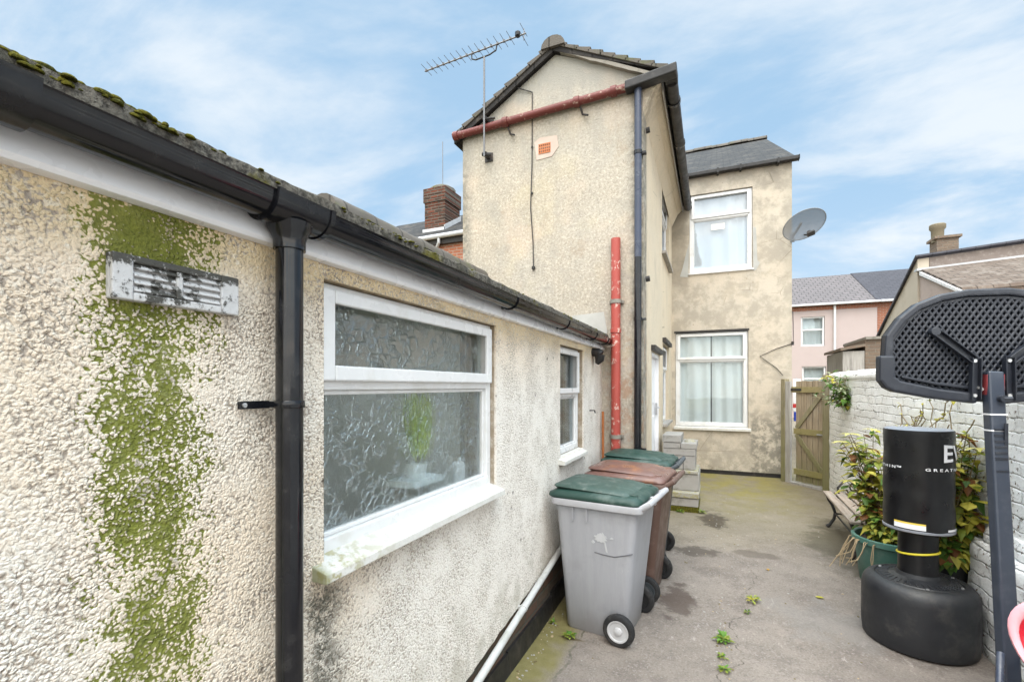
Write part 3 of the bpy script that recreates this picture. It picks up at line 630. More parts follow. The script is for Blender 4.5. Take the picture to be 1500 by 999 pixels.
# running outlet + downpipe
dy = .9136; dp = MB()
dp.lathe([(.058,2.115),(.054,2.10),(.046,2.085),(.0405,2.07),(.0405,2.045)], 28, (-1.052,dy,0)); dp.build('outlet', M['black_plastic'], GT, world=True, smooth=50)
dp = MB(); dp.lathe([(.0345,2.062),(.0345,.10),(.036,.06),(.036,.0)], 28, (-1.052,dy,0)); DP = dp.build('downpipe', M['black_plastic'], OB, world=True, smooth=50)
c = MB(); c.lathe([(.0375,1.622),(.0385,1.624),(.0385,1.640),(.0375,1.642)], 28, (-1.052,dy,0)); c.box(-1.112,-1.104,dy-.105,dy-.02,1.622,1.642); c.box(-1.108,-1.075,dy-.03,dy+.03,1.624,1.640)
c.lathe([(.0,1.632),(.007,1.632)], 8, (-1.10,dy-.095,0)); c.build('pipe_clip', M['black_plastic'], DP, world=True, smooth=40)
sc = MB(); sc.tube([(-1.1045,dy-.093,1.632),(-1.100,dy-.093,1.632)], .006, 10); sc.build('screw', M['zinc_bolt'], DP, world=True)
for yy in (2.37, 3.35, 4.22, 4.72):
    b = MB(); a2 = [math.pi*1.02 + math.pi*.98*q/10 for q in range(11)]
    b.loft([[(gc[0]+(ro_+q)*math.cos(a), yy+s_, gc[1]+(ro_+q)*1.02*math.sin(a)) for q, s_ in ((.001,-.014),(.007,-.014),(.007,.014),(.001,.014))] for a in a2], True, True)
    b.prism([(-1.098,yy-.012,2.178),(-1.098,yy-.012,2.108),(-1.080,yy-.012,2.118),(-1.062,yy-.012,2.126),(-1.075,yy-.012,2.178)], (0,.024,0))
    b.build('gutter_bracket', M['black_plastic'], GT, world=True, smooth=40)
# windows
w1 = window(OB, (-1.155,1.085,1.137), (0,1,0), (0,0,1), (1,0,0), 1.257, .877, .553, .05, .06, 'obscured_glass', sash=.045)
w2 = window(OB, (-1.170,3.49,1.122), (0,1,0), (0,0,1), (1,0,0), .70, .886, .49, .05, .06, 'glass_dim', sash=.04)
def sill(w, ya, yb, xo, zt, th):
    m = MB(); m.prism([(-1.157,ya,zt+.028),(xo,ya,zt),(xo+.001,ya,zt-th),(xo-.012,ya,zt-th-.002),(-1.157,ya,zt-th)], (0,yb-ya,0)); m.build('sill', M['sill_paint'], w, world=True, bevel=.003)
sill(w1, 1.055, 2.335, -1.062, 1.118, .028); sill(w2, 3.46, 4.16, -1.068, 1.100, .028)
iw = MB(); iw.box(-1.345,-1.222,1.06,2.36,1.105,1.137); iw.build('inner_sill', M['plaster_pale'], w1, world=True, bevel=.004)
# louvred wall vent
v = MB(); ya, yb, za, zb2 = .533, .802, 1.857, 1.950
fx = -1.098
v.box(-1.135,fx-.012,ya,yb,za,zb2)
for q in ((ya,ya+.038,za,zb2),(yb-.045,yb,za,zb2),(ya+.038,yb-.045,za,za+.017),(ya+.038,yb-.045,zb2-.015,zb2),(ya+.122,ya+.136,za+.017,zb2-.015)): v.box(fx-.011,fx,*q)
V_ = v.build('wall_vent', M['vent_paint'], OB, world=True, bevel=.003)
for (a, b) in ((ya+.040,ya+.121),(ya+.137,yb-.047)):
    l = MB()
    for k in range(4):
        z = za+.020+k*.0155; l.prism([(fx-.010,a,z+.012),(fx-.001,a,z+.001),(fx-.003,a,z-.001),(fx-.0105,a,z+.007)], (0,b-a,0))
    l.build('louvre', M['vent_paint'], V_, world=True)
c = MB(); c.tube([(-1.14,4.53,2.015),(-1.07,4.53,2.01),(-1.04,4.53,1.985)], [.042,.045,.05], 16); c.tube([(-1.045,4.53,1.99),(-1.05,4.53,1.94),(-1.075,4.53,1.90)], [.05,.045,.02], 16)
c.build('waste_cowl', M['weathered_black'], OB, world=True, smooth=50)
h = MB(); h.tube([(-1.12,4.42,1.45),(-1.07,4.42,1.45),(-1.065,4.42,1.425)], .006, 8); h.build('wall_hook', M['dark_iron'], OB, world=True)
wp = MB(); wp.tube([(-1.085,1.98,.205),(-1.085,4.6,.655)], .021, 14); WP = wp.build('waste_pipe', M['grey_pipe'], OB, world=True, smooth=50)
for yy in (2.65,4.0):
    zz = .205+.172*(yy-1.98); c = MB(); c.tube([(-1.085,yy,zz),(-1.085,yy+.02,zz+.0035)], .0245, 14); c.box(-1.122,-1.085,yy,yy+.018,zz-.008,zz+.012); c.build('pipe_clip', M['grey_pipe'], WP, world=True, smooth=40)
j = MB(); j.tube([(-1.085,1.93,.197),(-1.085,2.0,.209)], .026, 14); j.build('pipe_joint', M['grey_pipe'], WP, world=True, smooth=40)

# ------------------------------------------------------------------ house
HS = thing('terraced_house', 'cream rendered two-storey house with a gabled rear wing and white windows', 'house', (-1.2,7,0))
GY = 4.95; FY = 8.8; sx0, sx1 = -.694, -.735
gw = MB(); gw.prism([(-2.813,GY,-.05),(sx0,GY,-.05),(sx0,GY,4.922),(-1.64,GY,5.353),(-2.813,GY,4.648)], (0,.25,0)); gw.build('gable_wall', M['gable_render'], HS, world=True)
U = Vector((sx1-sx0, FY-GY-.0, 0)); UL = U.length; U.normalize(); N = Vector((U.y,-U.x,0))
yy = lambda y: (y-GY)/(FY-GY)*UL
side_holes = [(yy(5.72),yy(6.62),.55,2.10),(yy(7.12),yy(8.15),1.12,2.32),(yy(7.0),yy(8.2),3.60,4.62)]
sw = MB(); sw.panel(Vector((sx0,GY+.003,0))-N*.002, U, (0,0,1), N, [.0,UL], [-.05,4.80], side_holes, .22); sw.build('side_wall', M['side_render'], HS, world=True)
sw = MB(); sw.box(-2.813,-2.6,GY+.255,FY,-.05,4.7); sw.build('back_wall', M['side_render'], HS, world=True)
rear_holes = [(-.675+.74,.485+.74,.965,2.655),(-.44+.74,.548+.74,3.66,5.03)]
rw = MB(); rw.panel((-.74,FY,0),(1,0,0),(0,0,1),(0,-1,0),[0,1.859],[.245,5.33],rear_holes,.2); rw.build('rear_wall', M['rear_render'], HS, world=True)
rw = MB(); rw.box(.9,1.119,FY+.202,17.6,.165,5.33); rw.prism([(1.119,FY+.202,5.33),(1.119,13.2,7.72),(1.119,17.6,5.33)],(-.2,0,0)); rw.box(-2.9,.898,17.4,17.6,.1,5.3)
rw.build('end_wall', M['rear_render'], HS, world=True)
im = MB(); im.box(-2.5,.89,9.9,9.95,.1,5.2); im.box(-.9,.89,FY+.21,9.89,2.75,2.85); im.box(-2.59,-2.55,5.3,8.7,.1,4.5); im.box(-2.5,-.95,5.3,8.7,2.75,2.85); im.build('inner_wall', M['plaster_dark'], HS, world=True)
pl = MB(); pl.box(-.74,1.10,FY+.012,FY+.19,.05,.244); pl.build('plinth', M['weathered_black'], HS, world=True)
# outrigger roof
def slab(m, a, b, c, d, th):
    a, b, c, d = map(Vector, (a,b,c,d)); n = (b-a).cross(d-a).normalized(); m.prism([a,b,c,d], -n*th)
rf = MB(); rid = (-1.64, 5.415)
rf.prism([(-2.90,GY-.06,4.66),(rid[0],GY-.06,rid[1]),(-.40,GY-.06,4.85),(-.40,GY-.06,4.80),(rid[0],GY-.06,rid[1]-.055),(-2.90,GY-.06,4.60)], (0,5.5,0))
RF = rf.build('roof', M['slate'], HS, world=True)
vg = MB(); rv = random.Random(5)
for (xa,za,xb,zb3) in ((-2.90,4.66,rid[0],rid[1]),(-.47,4.825,rid[0],rid[1])):
    n = 9; a = Vector((xa,GY-.075,za)); b = Vector((xb,GY-.075,zb3)); d = (b-a)/n; up = Vector((-d.z,0,d.x)).normalized(); up = up if up.z > 0 else -up
    for k in range(n):
        p = a + d*k; dd = d*1.12; lift = up*(.016+rv.uniform(-.004,.006))
        vg.prism([p+up*.006, p+dd+up*.006, p+dd+up*.034, p+up*.034+lift*1.6], (0,.5,0), 0)
VG = vg.build('verge_tile', M['ridge_tile'], RF, world=True, bevel=.004)
vm = MB()
for (xa,za,xb,zb3) in ((-2.84,4.655,rid[0]+.0,rid[1]-.05),(-.55,4.78,rid[0]-.0,rid[1]-.05)):
    n = 16; up = []; lo = []
    for k in range(n+1):
        x = xa+(xb-xa)*k/n; z = za+(zb3-za)*k/n; up.append((x,GY-.055,z+.045)); lo.append((x,GY-.055,z+.004+.022*mnoise.noise((x*11,1,2))))
    vm.prism(up+lo[::-1], (0,.054,0))
vm.build('verge_mortar', M['mortar'], RF, world=True)
rt = MB(); loops = []
for i in range(12):
    yv = GY-.10+5.4*i/11; loops.append([(rid[0]+.135*math.cos(math.pi*q/8), yv, rid[1]-.03+.12*math.sin(math.pi*q/8)) for q in range(9)])
rt.loft(loops); rt.build('ridge', M['ridge_tile'], RF, world=True, smooth=50)
# rear main roof
rr_ = MB(); rr_.prism([(-2.9,FY-.12,5.36),(1.16,FY-.12,5.36),(1.12,13.2,7.83),(-2.9,13.2,7.83)], (0,.02,-.05)); rr_.prism([(-2.9,13.2,7.82),(1.12,13.2,7.82),(1.16,17.7,5.3),(-2.9,17.7,5.3)], (0,-.02,-.05))
MR = rr_.build('roof', M['slate'], HS, world=True)
rg_ = MB()
for k in range(9):
    x0 = 1.13-.42*(k+1); rg_.loft([[(x, 13.2+.13*math.cos(math.pi*q/6), 7.80+.10*math.sin(math.pi*q/6)+.012*(k % 2)) for q in range(7)] for x in (x0, x0+.43)])
rg_.build('ridge', M['ridge_tile'], MR, world=True)
# rear gutter (square section, dark)
rg2 = MB(); rg2.box(-.52,1.20,FY-.135,FY-.02,5.315,5.375); rg2.box(1.20,1.215,FY-.14,FY-.015,5.31,5.38)
RG = rg2.build('gutter', M['weathered_black'], HS, world=True, bevel=.012)
for x in (.0,.35,.9):
    b = MB(); b.box(x,x+.03,FY-.142,FY,5.30,5.32); b.box(x,x+.03,FY-.145,FY-.137,5.30,5.38); b.build('gutter_bracket', M['weathered_black'], RG, world=True)
# gable gutter: rust-red cast iron with joints, black replacement corner
def gut(nm, pts, r, mat, n=14): m = MB(); m.tube(pts, r, n); return m.build(nm, M[mat], HS, world=True, smooth=50)
ga, gb = Vector((-2.87,GY-.06,4.685)), Vector((-.84,GY-.06,4.752))
RGU = gut('red_gutter', [ga, gb], .042, 'rust_red')
for tt in (0,.32,.735,.93):
    p = ga+(gb-ga)*tt; m = MB(); m.tube([p-Vector((.03,0,0)), p+Vector((.03,0,.001))], .054, 14); m.build('gutter_joint', M['rust_red'], RGU, world=True, smooth=50)
for tt in (.33,.75):
    p = ga+(gb-ga)*tt; m = MB(); m.tube([p+Vector((0,.02,-.05)), p+Vector((.02,.05,-.12)), p+Vector((.09,.0,-.17))], .011, 8); m.build('gutter_bracket', M['dark_iron'], RGU, world=True)
wl = MB(); wl.box(-2.80,-.85,GY-.03,GY-.002,4.715,4.735); wl.build('gutter_lip', M['mortar'], RGU, world=True)
bk = MB(); bk.prism([(-.86,GY-.13,4.70),(-.86,GY-.13,4.79),(-.36,GY-.13,4.85),(-.36,GY-.13,4.755)], (0,.125,0)); bk.prism([(-.48,GY-.004,4.755),(-.36,GY-.004,4.755),(-.36,GY-.004,4.848),(-.48,GY-.004,4.848)], (0,.10,0))
bk.build('corner_gutter', M['weathered_black'], HS, world=True, bevel=.012)
SG = gut('side_gutter', [(-.42,GY+.08,4.785),(-.455,8.58,4.745)], .058, 'weathered_black')
for y in (5.35,6.3,7.35,8.2,8.45):
    m = MB(); x = -.42-.035*(y-GY)/3.6; m.tube([(x,y,4.78),(x,y+.05,4.78)], .068, 14); m.build('gutter_joint', M['black_plastic'], SG, world=True, smooth=50)
fb = MB(); fb.prism([(-.52,GY+.12,4.735),(-.505,GY+.12,4.735),(-.505,GY+.12,4.84),(-.52,GY+.12,4.84)], (-.035,3.7,0)); fb.build('fascia', M['grey_wood'], HS, world=True)
fb = MB(); fb.prism([(sx0-.004,GY+.004,4.50),(-.60,GY+.004,4.70),(-.522,GY+.004,4.775),(-.522,GY+.004,4.80),(sx0-.004,GY+.004,4.80)],(-.035,3.8,0)); fb.build('soffit', M['side_render'], HS, world=True)
# downpipes
dpp = MB(); dpp.tube([(-.738,GY-.05,4.72),(-.738,GY-.05,3.0)], .036, 16); HDP = dpp.build('downpipe', M['blue_black_plastic'], HS, world=True, smooth=50)
dpp = MB(); dpp.tube([(-.738,GY-.05,3.0),(-.742,GY-.05,.06)], .037, 16); dpp.build('lower_pipe', M['black_plastic'], HDP, world=True, smooth=50)
for z in (4.05,2.35,1.02):
    m = MB(); m.tube([(-.738,GY-.05,z),(-.738,GY-.05,z+.035)], .043, 16); m.box(-.738,-.66,GY-.045,GY+.01,z+.006,z+.028); m.build('pipe_clip', M['black_plastic'], HDP, world=True, smooth=40)
sp = MB(); sp.tube([(-.962,GY-.058,3.215),(-.962,GY-.058,.06)], .048, 18); SP = sp.build('soil_pipe', M['red_paint'], HS, world=True, smooth=50)
for z in (2.54,2.235,1.14):
    m = MB(); m.tube([(-.962,GY-.058,z),(-.962,GY-.058,z+.04)], .056, 18)
    if z != 2.235: m.box(-1.035,-.885,GY-.03,GY-.001,z+.005,z+.035)
    m.build('pipe_collar', M['red_paint' if z == 2.235 else 'mortar'], SP, world=True, smooth=50)
op = MB(); op.tube([(-1.088,GY-.10,1.42),(-1.085,GY-.10,.80)], .013, 10); op.build('copper_pipe', M['rust_pipe'], HS, world=True, smooth=50)
# air brick and cement patches, cable
pa = MB(); pa.prism([(-1.885,GY-.006,4.43),(-1.82,GY-.006,4.47),(-1.62,GY-.006,4.455),(-1.60,GY-.006,4.33),(-1.68,GY-.006,4.235),(-1.86,GY-.006,4.225)], (0,.005,0)); pa.build('mortar_patch', M['pinkpatch'], HS, world=True)
ab = MB(); ab.box(-1.835,-1.695,GY-.012,GY,4.285,4.395); AB = ab.build('air_brick', M['terracotta'], HS, world=True)
ab = MB()
for i in range(6):
    for k in range(3): ab.box(-1.827+i*.0225,-1.815+i*.0225,GY-.0135,GY-.0125,4.298+k*.033,4.318+k*.033)
ab.build('grille', M['old_brick'], AB, world=True)
pa = MB(); pa.prism([(-1.50,GY-.006,2.29),(-1.44,GY-.006,2.45),(-1.10,GY-.006,2.47),(-1.06,GY-.006,2.26),(-1.09,GY-.006,2.20),(-1.4,GY-.006,2.2)], (0,.005,0)); pa.build('cement_patch', M['cement_patch'], HS, world=True)
cb = MB(); cb.tube([(-2.08,GY-.03,5.08),(-1.93,GY-.012,5.01),(-1.91,GY-.012,5.0),(-1.912,GY-.012,4.2),(-1.93,GY-.012,3.7),(-1.90,GY-.012,3.3),(-1.895,GY-.012,3.03)], .006, 6)
for z in (4.37,3.85): cb.lathe([(.012,0),(.012,.02)], 8, (-1.912,GY-.012,z))
cb.lathe([(.02,0),(.022,.03)], 8, (-1.895,GY-.015,3.0)); cb.build('cable', M['dark_iron'], HS, world=True)
for (x, z) in ((-.66,4.35),(-.66,2.8)):
    m = MB(); m.tube([(x-.02,GY+.10,z),(x+.02,GY+.10,z+.005)], .03, 8); m.build('wall_hook', M['dark_iron'], HS, world=True)
# rear windows
rwin2 = window(HS, (-.44,FY+.035,3.672), (1,0,0), (0,0,1), (0,-1,0), .985, 1.352, .93, .06, .06)
rwin1 = window(HS, (-.672,FY+.035,.985), (1,0,0), (0,0,1), (0,-1,0), 1.152, 1.63, 1.155, .06, .06, 'glass_dim')
m = MB(); m.prism([(-.455,FY+.03,3.672),(-.455,FY-.03,3.655),(-.455,FY-.03,3.635),(-.455,FY+.03,3.635)], (1.02,0,0)); m.build('sill', M['upvc'], rwin2, world=True)
m = MB(); m.prism([(-.70,FY+.03,.982),(-.70,FY-.045,.962),(-.70,FY-.045,.925),(-.70,FY-.001,.925),(-.70,FY-.001,.966),(-.70,FY+.03,.968)], (1.225,0,0)); m.build('sill', M['sill_paint'], rwin1, world=True)
m = MB(); m.box(-.695,.50,FY-.012,FY+.03,2.625,2.655); m.build('lintel', M['dark_iron'], HS, world=True)
m = MB(); m.box(-.085,.125,FY+.062,FY+.064,4.395,4.495); m.build('paper_notice', M['paper'], rwin2, world=True)
m = MB(); m.prism([(.56,FY-.004,3.62),(.60,FY-.004,3.62),(.66,FY-.004,3.74),(.62,FY-.004,3.78),(.60,FY-.004,4.33),(.555,FY-.004,4.35)], (0,.0035,0)); m.build('cement_patch', M['cement_patch'], HS, world=True)
m = MB(); m.prism([(-.46,FY-.004,3.60),(-.445,FY-.004,4.2),(-.50,FY-.004,4.0),(-.56,FY-.004,3.75),(-.60,FY-.004,3.62)], (0,.0035,0)); m.build('cement_patch', M['cement_patch'], HS, world=True)
curtain('net_curtain', (-.40,FY+.13,3.70), (1,0,0), (0,0,1), (0,-1,0), .92, 1.29, 'white net curtain behind the upstairs window of the cream house', .018, 24, 1)
curtain('net_curtain', (-.63,FY+.12,1.02), (1,0,0), (0,0,1), (0,-1,0), .53, 1.58, 'left white net curtain behind the large ground floor window', .02, 30, 2)
curtain('net_curtain', (-.08,FY+.135,1.02), (1,0,0), (0,0,1), (0,-1,0), .54, 1.58, 'right white net curtain behind the large ground floor window', .02, 30, 5)
# side windows and door
sidep = lambda y, z, off=0: Vector((sx0,GY,0)) + U*yy(y) + Vector((0,0,z)) - N*off
sw1 = window(HS, sidep(7.13,1.13,.05), U, (0,0,1), N, yy(8.13)-yy(7.13), 1.17, .80, .05, .05, 'glass', top_sash=True)
sw2 = window(HS, sidep(7.02,3.61,.05), U, (0,0,1), N, yy(8.18)-yy(7.02), .99, .66, .05, .05, 'glass', top_sash=True)
for (w_, ya, yb, z) in ((sw1,7.08,8.2,1.115),(sw2,6.95,8.25,3.59)):
    m = MB(); m.obox(sidep((ya+yb)/2, z, -.01), U*(yb-ya)/2, N*.05, Vector((0,0,.018))); m.build('sill', M['grey_wood'], w_, world=True)
for (ya, yb, z, nm) in ((5.66,6.68,2.135,'lintel'),(7.06,8.2,2.355,'lintel'),(6.95,8.25,4.66,'lintel')):
    m = MB(); m.obox(sidep((ya+yb)/2, z, -.018), U*(yb-ya)/2, N*.03, Vector((0,0,.03))); m.build(nm, M['dark_iron'], HS, world=True)
dr = MB(); dr.obox(sidep(6.17,1.31,.075), U*.40, N*.022, Vector((0,0,.75)))
DR = dr.build('door', M['white_door'], HS, world=True, bevel=.006)
m = MB()
for q in (5.745,6.595): m.obox(sidep(q,1.32,.05), U*.024, N*.04, Vector((0,0,.77)))
m.obox(sidep(6.17,2.072,.05), U*.40, N*.04, Vector((0,0,.024))); m.build('frame', M['white_door'], DR, world=True)
m = MB()
for zc, hh in ((1.72,.26),(.98,.32)): m.obox(sidep(6.17,zc,.051), U*.27, N*.006, Vector((0,0,hh)))
m.build('door_panel', M['white_door'], DR, world=True, bevel=.006)
m = MB(); m.obox(sidep(6.50,1.38,.03), U*.015, N*.012, Vector((0,0,.08))); m.tube([sidep(6.50,1.40,.03), sidep(6.50,1.40,-.015), sidep(6.40,1.40,-.015)], .008, 8); m.build('handle', M['galv'], DR, world=True)
wr = MB(); wr.tube([(.99,FY-.03,1.86),(.9,FY-.014,1.98),(.656,FY-.014,2.18),(.9,FY-.012,2.30),(1.138,FY-.01,2.38),(1.135,FY-.012,2.70),(1.13,FY-.012,2.9)], .006, 6); wr.lathe([(.018,0),(.02,.06)], 8, (1.128,FY-.015,2.35)); wr.build('cable', M['dark_iron'], HS, world=True)

# ------------------------------------------------------------------ TV aerial on the gable
AE = thing('tv_aerial', 'thin multi-element TV aerial on a tall mast fixed to the gable wall', 'aerial', (-2.458,GY-.13,4.33))
m = MB(); m.tube([(0,0,0),(0,0,1.15)], .011, 10); m.build('mast', M['alu'], AE, smooth=50)
m = MB(); m.box(-.02,.02,.01,.128,.43,.47); m.box(-.06,.06,.118,.130,.40,.50); m.tube([(-.04,.02,.45),(.11,.06,.45)], .012, 8); m.build('bracket', M['dark_iron'], AE)
m = MB(); m.box(-.02,.02,.01,.128,.02,.06); m.box(-.05,.05,.118,.130,-.01,.09); m.tube([(-.04,.02,.04),(.06,.06,.04)], .022, 8); m.build('bracket', M['dark_iron'], AE)
m = MB(); m.tube([(-.812,0,1.198),(.52,0,1.262)], .0085, 8); BO = m.build('boom', M['alu'], AE, smooth=50)
m = MB()
for k in range(15):
    x = -.79+k*.080; z = 1.198+(x+.812)*.049; m.tube([(x,-.115,z+.012),(x,.115,z+.012)], .0030, 6); m.box(x-.01,x+.01,-.012,.012,z-.008,z+.018)
m.build('element', M['alu'], BO)
m = MB(); m.tube([(.49,-.11,1.31),(.49,.11,1.31)], .003, 6); m.tube([(.50,-.11,1.20),(.50,.11,1.20)], .003, 6); m.tube([(.495,0,1.19),(.495,0,1.32)], .005, 6); m.build('reflector', M['alu'], BO)
m = MB(); m.lathe([(.02,0),(.032,.01),(.032,.05),(.02,.06)], 10, (.42,0,1.250)); m.build('dipole_box', M['black_plastic'], BO)
m = MB(); m.tube([(-.165,0,1.228),(-.16,0,1.165),(-.11,0,1.142),(.07,0,1.152),(.15,0,1.18),(.165,0,1.245)], .008, 8); m.build('cradle', M['dark_iron'], AE, smooth=50)

# ------------------------------------------------------------------ satellite dish
SD = thing('satellite_dish', 'grey mesh satellite dish on the outer corner of the cream house', 'satellite dish', (1.125,FY-.05,4.12))
m = MB(); dn = Vector((.30,-.72,-.62)).normalized(); du = Vector((.93,.10,.33)); du = (du-dn*du.dot(dn)).normalized(); dv = dn.cross(du); dc = Vector((.115,-.30,.06)); loops = []
for k in range(9):
    rr2 = max(.004, k/8); loops.append([dc + du*.31*rr2*math.cos(2*math.pi*q/40) + dv*.235*rr2*math.sin(2*math.pi*q/40) + dn*(.075*rr2*rr2-.075) for q in range(40)])
m.loft(loops, False, False); DI = m.build('reflector', M['dish_mesh'], SD, smooth=180)
m = MB(); m.tube(loops[-1]+[loops[-1][0]], .007, 6, cap=False); m.build('rim', M['grey_dish'], DI)
m = MB(); a = dc+dn*.02; m.tube([(0,.06,-.02), (.02,-.1,.0), dc-dn*.09], .018, 8); m.obox((0,.045,-.02),(.03,0,0),(0,.004,0),(0,0,.08)); m.build('wall_bracket', M['grey_dish'], SD)
m = MB(); q0 = dc-dv*.19-dn*.03; q1 = dc+dn*.20-dv*.10; m.tube([q0,q1], .012, 8); m.build('arm', M['dark_iron'], SD)
m = MB(); m.tube([q1-dn*.01,q1+(dc-q1).normalized()*.08], .028, 10); m.obox(q1+dv*.03,du*.05,dv*.035,dn*.018); m.build('receiver_head', M['dark_iron'], SD)

# ------------------------------------------------------------------ steps of concrete blocks by the door
ST = thing('block_steps', 'stack of grey concrete block steps up to the white side door', 'steps', (-.5,6.5,gz(6.5)-.01))
def blk(x0,x1,y0,y1,z0,z1,mat='block'):
    m = MB(); m.box(x0+.003,x1-.003,y0+.003,y1-.003,z0+.002,z1-.002); m.build('block', M[mat], ST, world=True, bevel=.006)
blk(-.60,-.205,6.28,6.9,.08,.165,'moss'); blk(-.60,-.21,6.285,6.9,.165,.275); blk(-.60,-.20,6.27,6.9,.275,.345,'mossy_block')
blk(-.62,-.205,6.40,7.0,.345,.56); blk(-.62,-.215,6.385,7.0,.56,.60,'mossy_block')
blk(-.645,-.40,6.46,7.0,.60,.78); blk(-.40,-.255,6.46,7.0,.60,.78); blk(-.65,-.25,6.455,7.0,.78,.87); blk(-.65,-.43,6.45,7.0,.87,.95); blk(-.43,-.235,6.455,7.0,.87,.945); blk(-.66,-.425,6.44,7.0,.95,1.045)
m = MB(); m.lathe([(.075,0),(.06,.02),(.02,.034)], 10, (-.33,6.7,.942), sy=1.5); m.build('moss', M['mossy_block'], ST, world=True)

# ------------------------------------------------------------------ left brick house with chimney
LH = thing('brick_house', 'red brick house with a slate roof and tall stack behind the outbuilding', 'house', (-7,11,0))
m = MB(); m.box(-9.5,-4.2,10.0,10.22,0,5.36); m.box(-9.5,-9.28,10.22,15,0,5.36); m.box(-4.42,-4.2,10.22,15,0,5.36); m.build('wall', M['red_brick'], LH, world=True)
m = MB(); m.prism([(-9.6,9.88,5.38),(-4.1,9.88,5.38),(-4.1,12.6,6.95),(-9.6,12.6,6.95)], (0,.02,-.06)); m.prism([(-9.6,12.6,6.95),(-4.1,12.6,6.95),(-4.1,15.3,5.38),(-9.6,15.3,5.38)], (0,-.02,-.06)); LR = m.build('roof', M['slate'], LH, world=True)
m = MB(); m.tube([(-9.6,9.83,5.33),(-4.1,9.83,5.40)], .055, 10); m.tube([(-6.27,9.84,5.34),(-6.27,9.84,5.22),(-6.38,9.93,5.14)], .04, 10); m.build('gutter', M['lead'], LH, world=True, smooth=50)
m = MB(); m.box(-9.5,-4.2,9.90,9.997,5.20,5.33); m.build('soffit', M['dark_iron'], LH, world=True)
m = MB(); cx0,cx1,cy0,cy1 = -7.30,-6.66,10.75,11.55; rj = random.Random(8)
n = 15; zc = 5.6; hh = (7.05-5.6)/n
for k in range(n):
    o = rj.uniform(-.004,.004); flare = .03 if k >= n-4 else 0
    m.box(cx0-flare+o,cx1+flare+o*.5,cy0-flare+rj.uniform(-.003,.003),cy1+flare,zc+k*hh,zc+(k+1)*hh-.004)
CH = m.build('chimney', M['old_brick'], LR, world=True, bevel=.008)
m = MB(); m.lathe([(.36,7.04),(.36,7.12),(.25,7.19),(.05,7.22)], 14, ((cx0+cx1)/2,(cy0+cy1)/2,0)); m.build('flaunching', M['mossy_tile'], LR, world=True, smooth=60)
m = MB(); m.prism([(cx0-.03,cy0-.06,5.83),(cx1+.03,cy0-.06,5.83),(cx1+.03,cy0-.06,5.93),(cx0-.03,cy0-.06,5.93)], (0,.05,0)); m.prism([(cx1+.012,cy0-.06,5.83),(cx1+.012,cy1,6.30),(cx1+.012,cy1,6.48),(cx1+.012,cy0-.06,5.98)], (.02,0,0)); m.build('flashing', M['lead'], LR, world=True)
WA = MB(); WA.tube([(-6.85,10.95,7.05),(-6.855,10.95,8.35)], .010, 8); tag(WA.build('whip_aerial', M['alu']), 'thin vertical whip aerial on the brick chimney', 'aerial')

# ------------------------------------------------------------------ pink house and slate-roofed neighbour far behind
def roofslab(m, x0, x1, y0, z0, y1, z1): m.prism([(x0,y0,z0),(x1,y0,z0),(x1,y1,z1),(x0,y1,z1)], (0,.03,-.10))
PH = thing('pink_house', 'pale pink rendered house with a grey tiled roof behind the gate', 'house', (4,28,0))
m = MB(); m.panel((-4,26,0),(1,0,0),(0,0,1),(0,-1,0),[0,10.64],[0,5.27],[(7.67,8.64,3.57,4.98),(7.72,8.70,1.3,2.63)],.25); m.build('wall', M['pink_render'], PH, world=True); m = MB(); m.box(-4,6.6,33,33.2,0,5.3); m.build('back_wall', M['pink_render'], PH, world=True)
m = MB(); m.box(-4,6.64,25.97,26.2,5.27,5.50); 
for k in range(38): m.box(-4+k*.28,-3.87+k*.28,25.91,25.969,5.40,5.50)
m.build('brick_cornice', M['red_brick'], PH, world=True)
m = MB(); roofslab(m,-4,6.55,25.75,5.54,30.2,7.68); m.prism([(-4,30.2,7.68),(6.55,30.2,7.68),(6.55,33.4,5.5),(-4,33.4,5.5)],(0,-.03,-.1)); m.build('roof', M['grey_tile'], PH, world=True)
m = MB(); m.box(-4,6.7,25.70,25.83,5.46,5.55); m.build('gutter', M['upvc'], PH, world=True, bevel=.02)
m = MB(); m.tube([(5.02,25.92,5.5),(5.02,25.92,.2)], .05, 10); m.build('downpipe', M['upvc'], PH, world=True, smooth=50)
for (x,z,hv) in ((3.68,3.58,1.40),(3.73,1.31,1.32)): window(PH,(x,26.06,z),(1,0,0),(0,0,1),(0,-1,0),.95,hv,hv*.56,.07,.06,'glass_dim',top_sash=False)
curtain('net_curtain', (3.72,26.3,3.6), (1,0,0), (0,0,1), (0,-1,0), .88, 1.35, 'white net curtain in the upper window of the pink house', .02, 16, 3)
curtain('net_curtain', (3.77,26.3,1.33), (1,0,0), (0,0,1), (0,-1,0), .88, 1.28, 'white net curtain in the lower window of the pink house', .02, 16, 4)
SH = thing('slate_roof_house', 'red brick house with a dark slate roof joined to the pink house', 'house', (9,28,0))
m = MB(); m.box(6.645,15,26.0,26.25,0,5.5); m.build('wall', M['red_brick'], SH, world=True); m = MB(); m.box(6.645,15,33,33.2,0,5.5); m.build('back_wall', M['red_brick'], SH, world=True)
m = MB(); roofslab(m,6.555,15.2,25.75,5.56,30.2,7.72); m.prism([(6.555,30.2,7.72),(15.2,30.2,7.72),(15.2,33.4,5.5),(6.555,33.4,5.5)],(0,-.03,-.1)); m.build('roof', M['blue_slate'], SH, world=True)
m = MB(); m.box(6.71,15,25.70,25.83,5.46,5.56); m.build('gutter', M['lead'], SH, world=True)

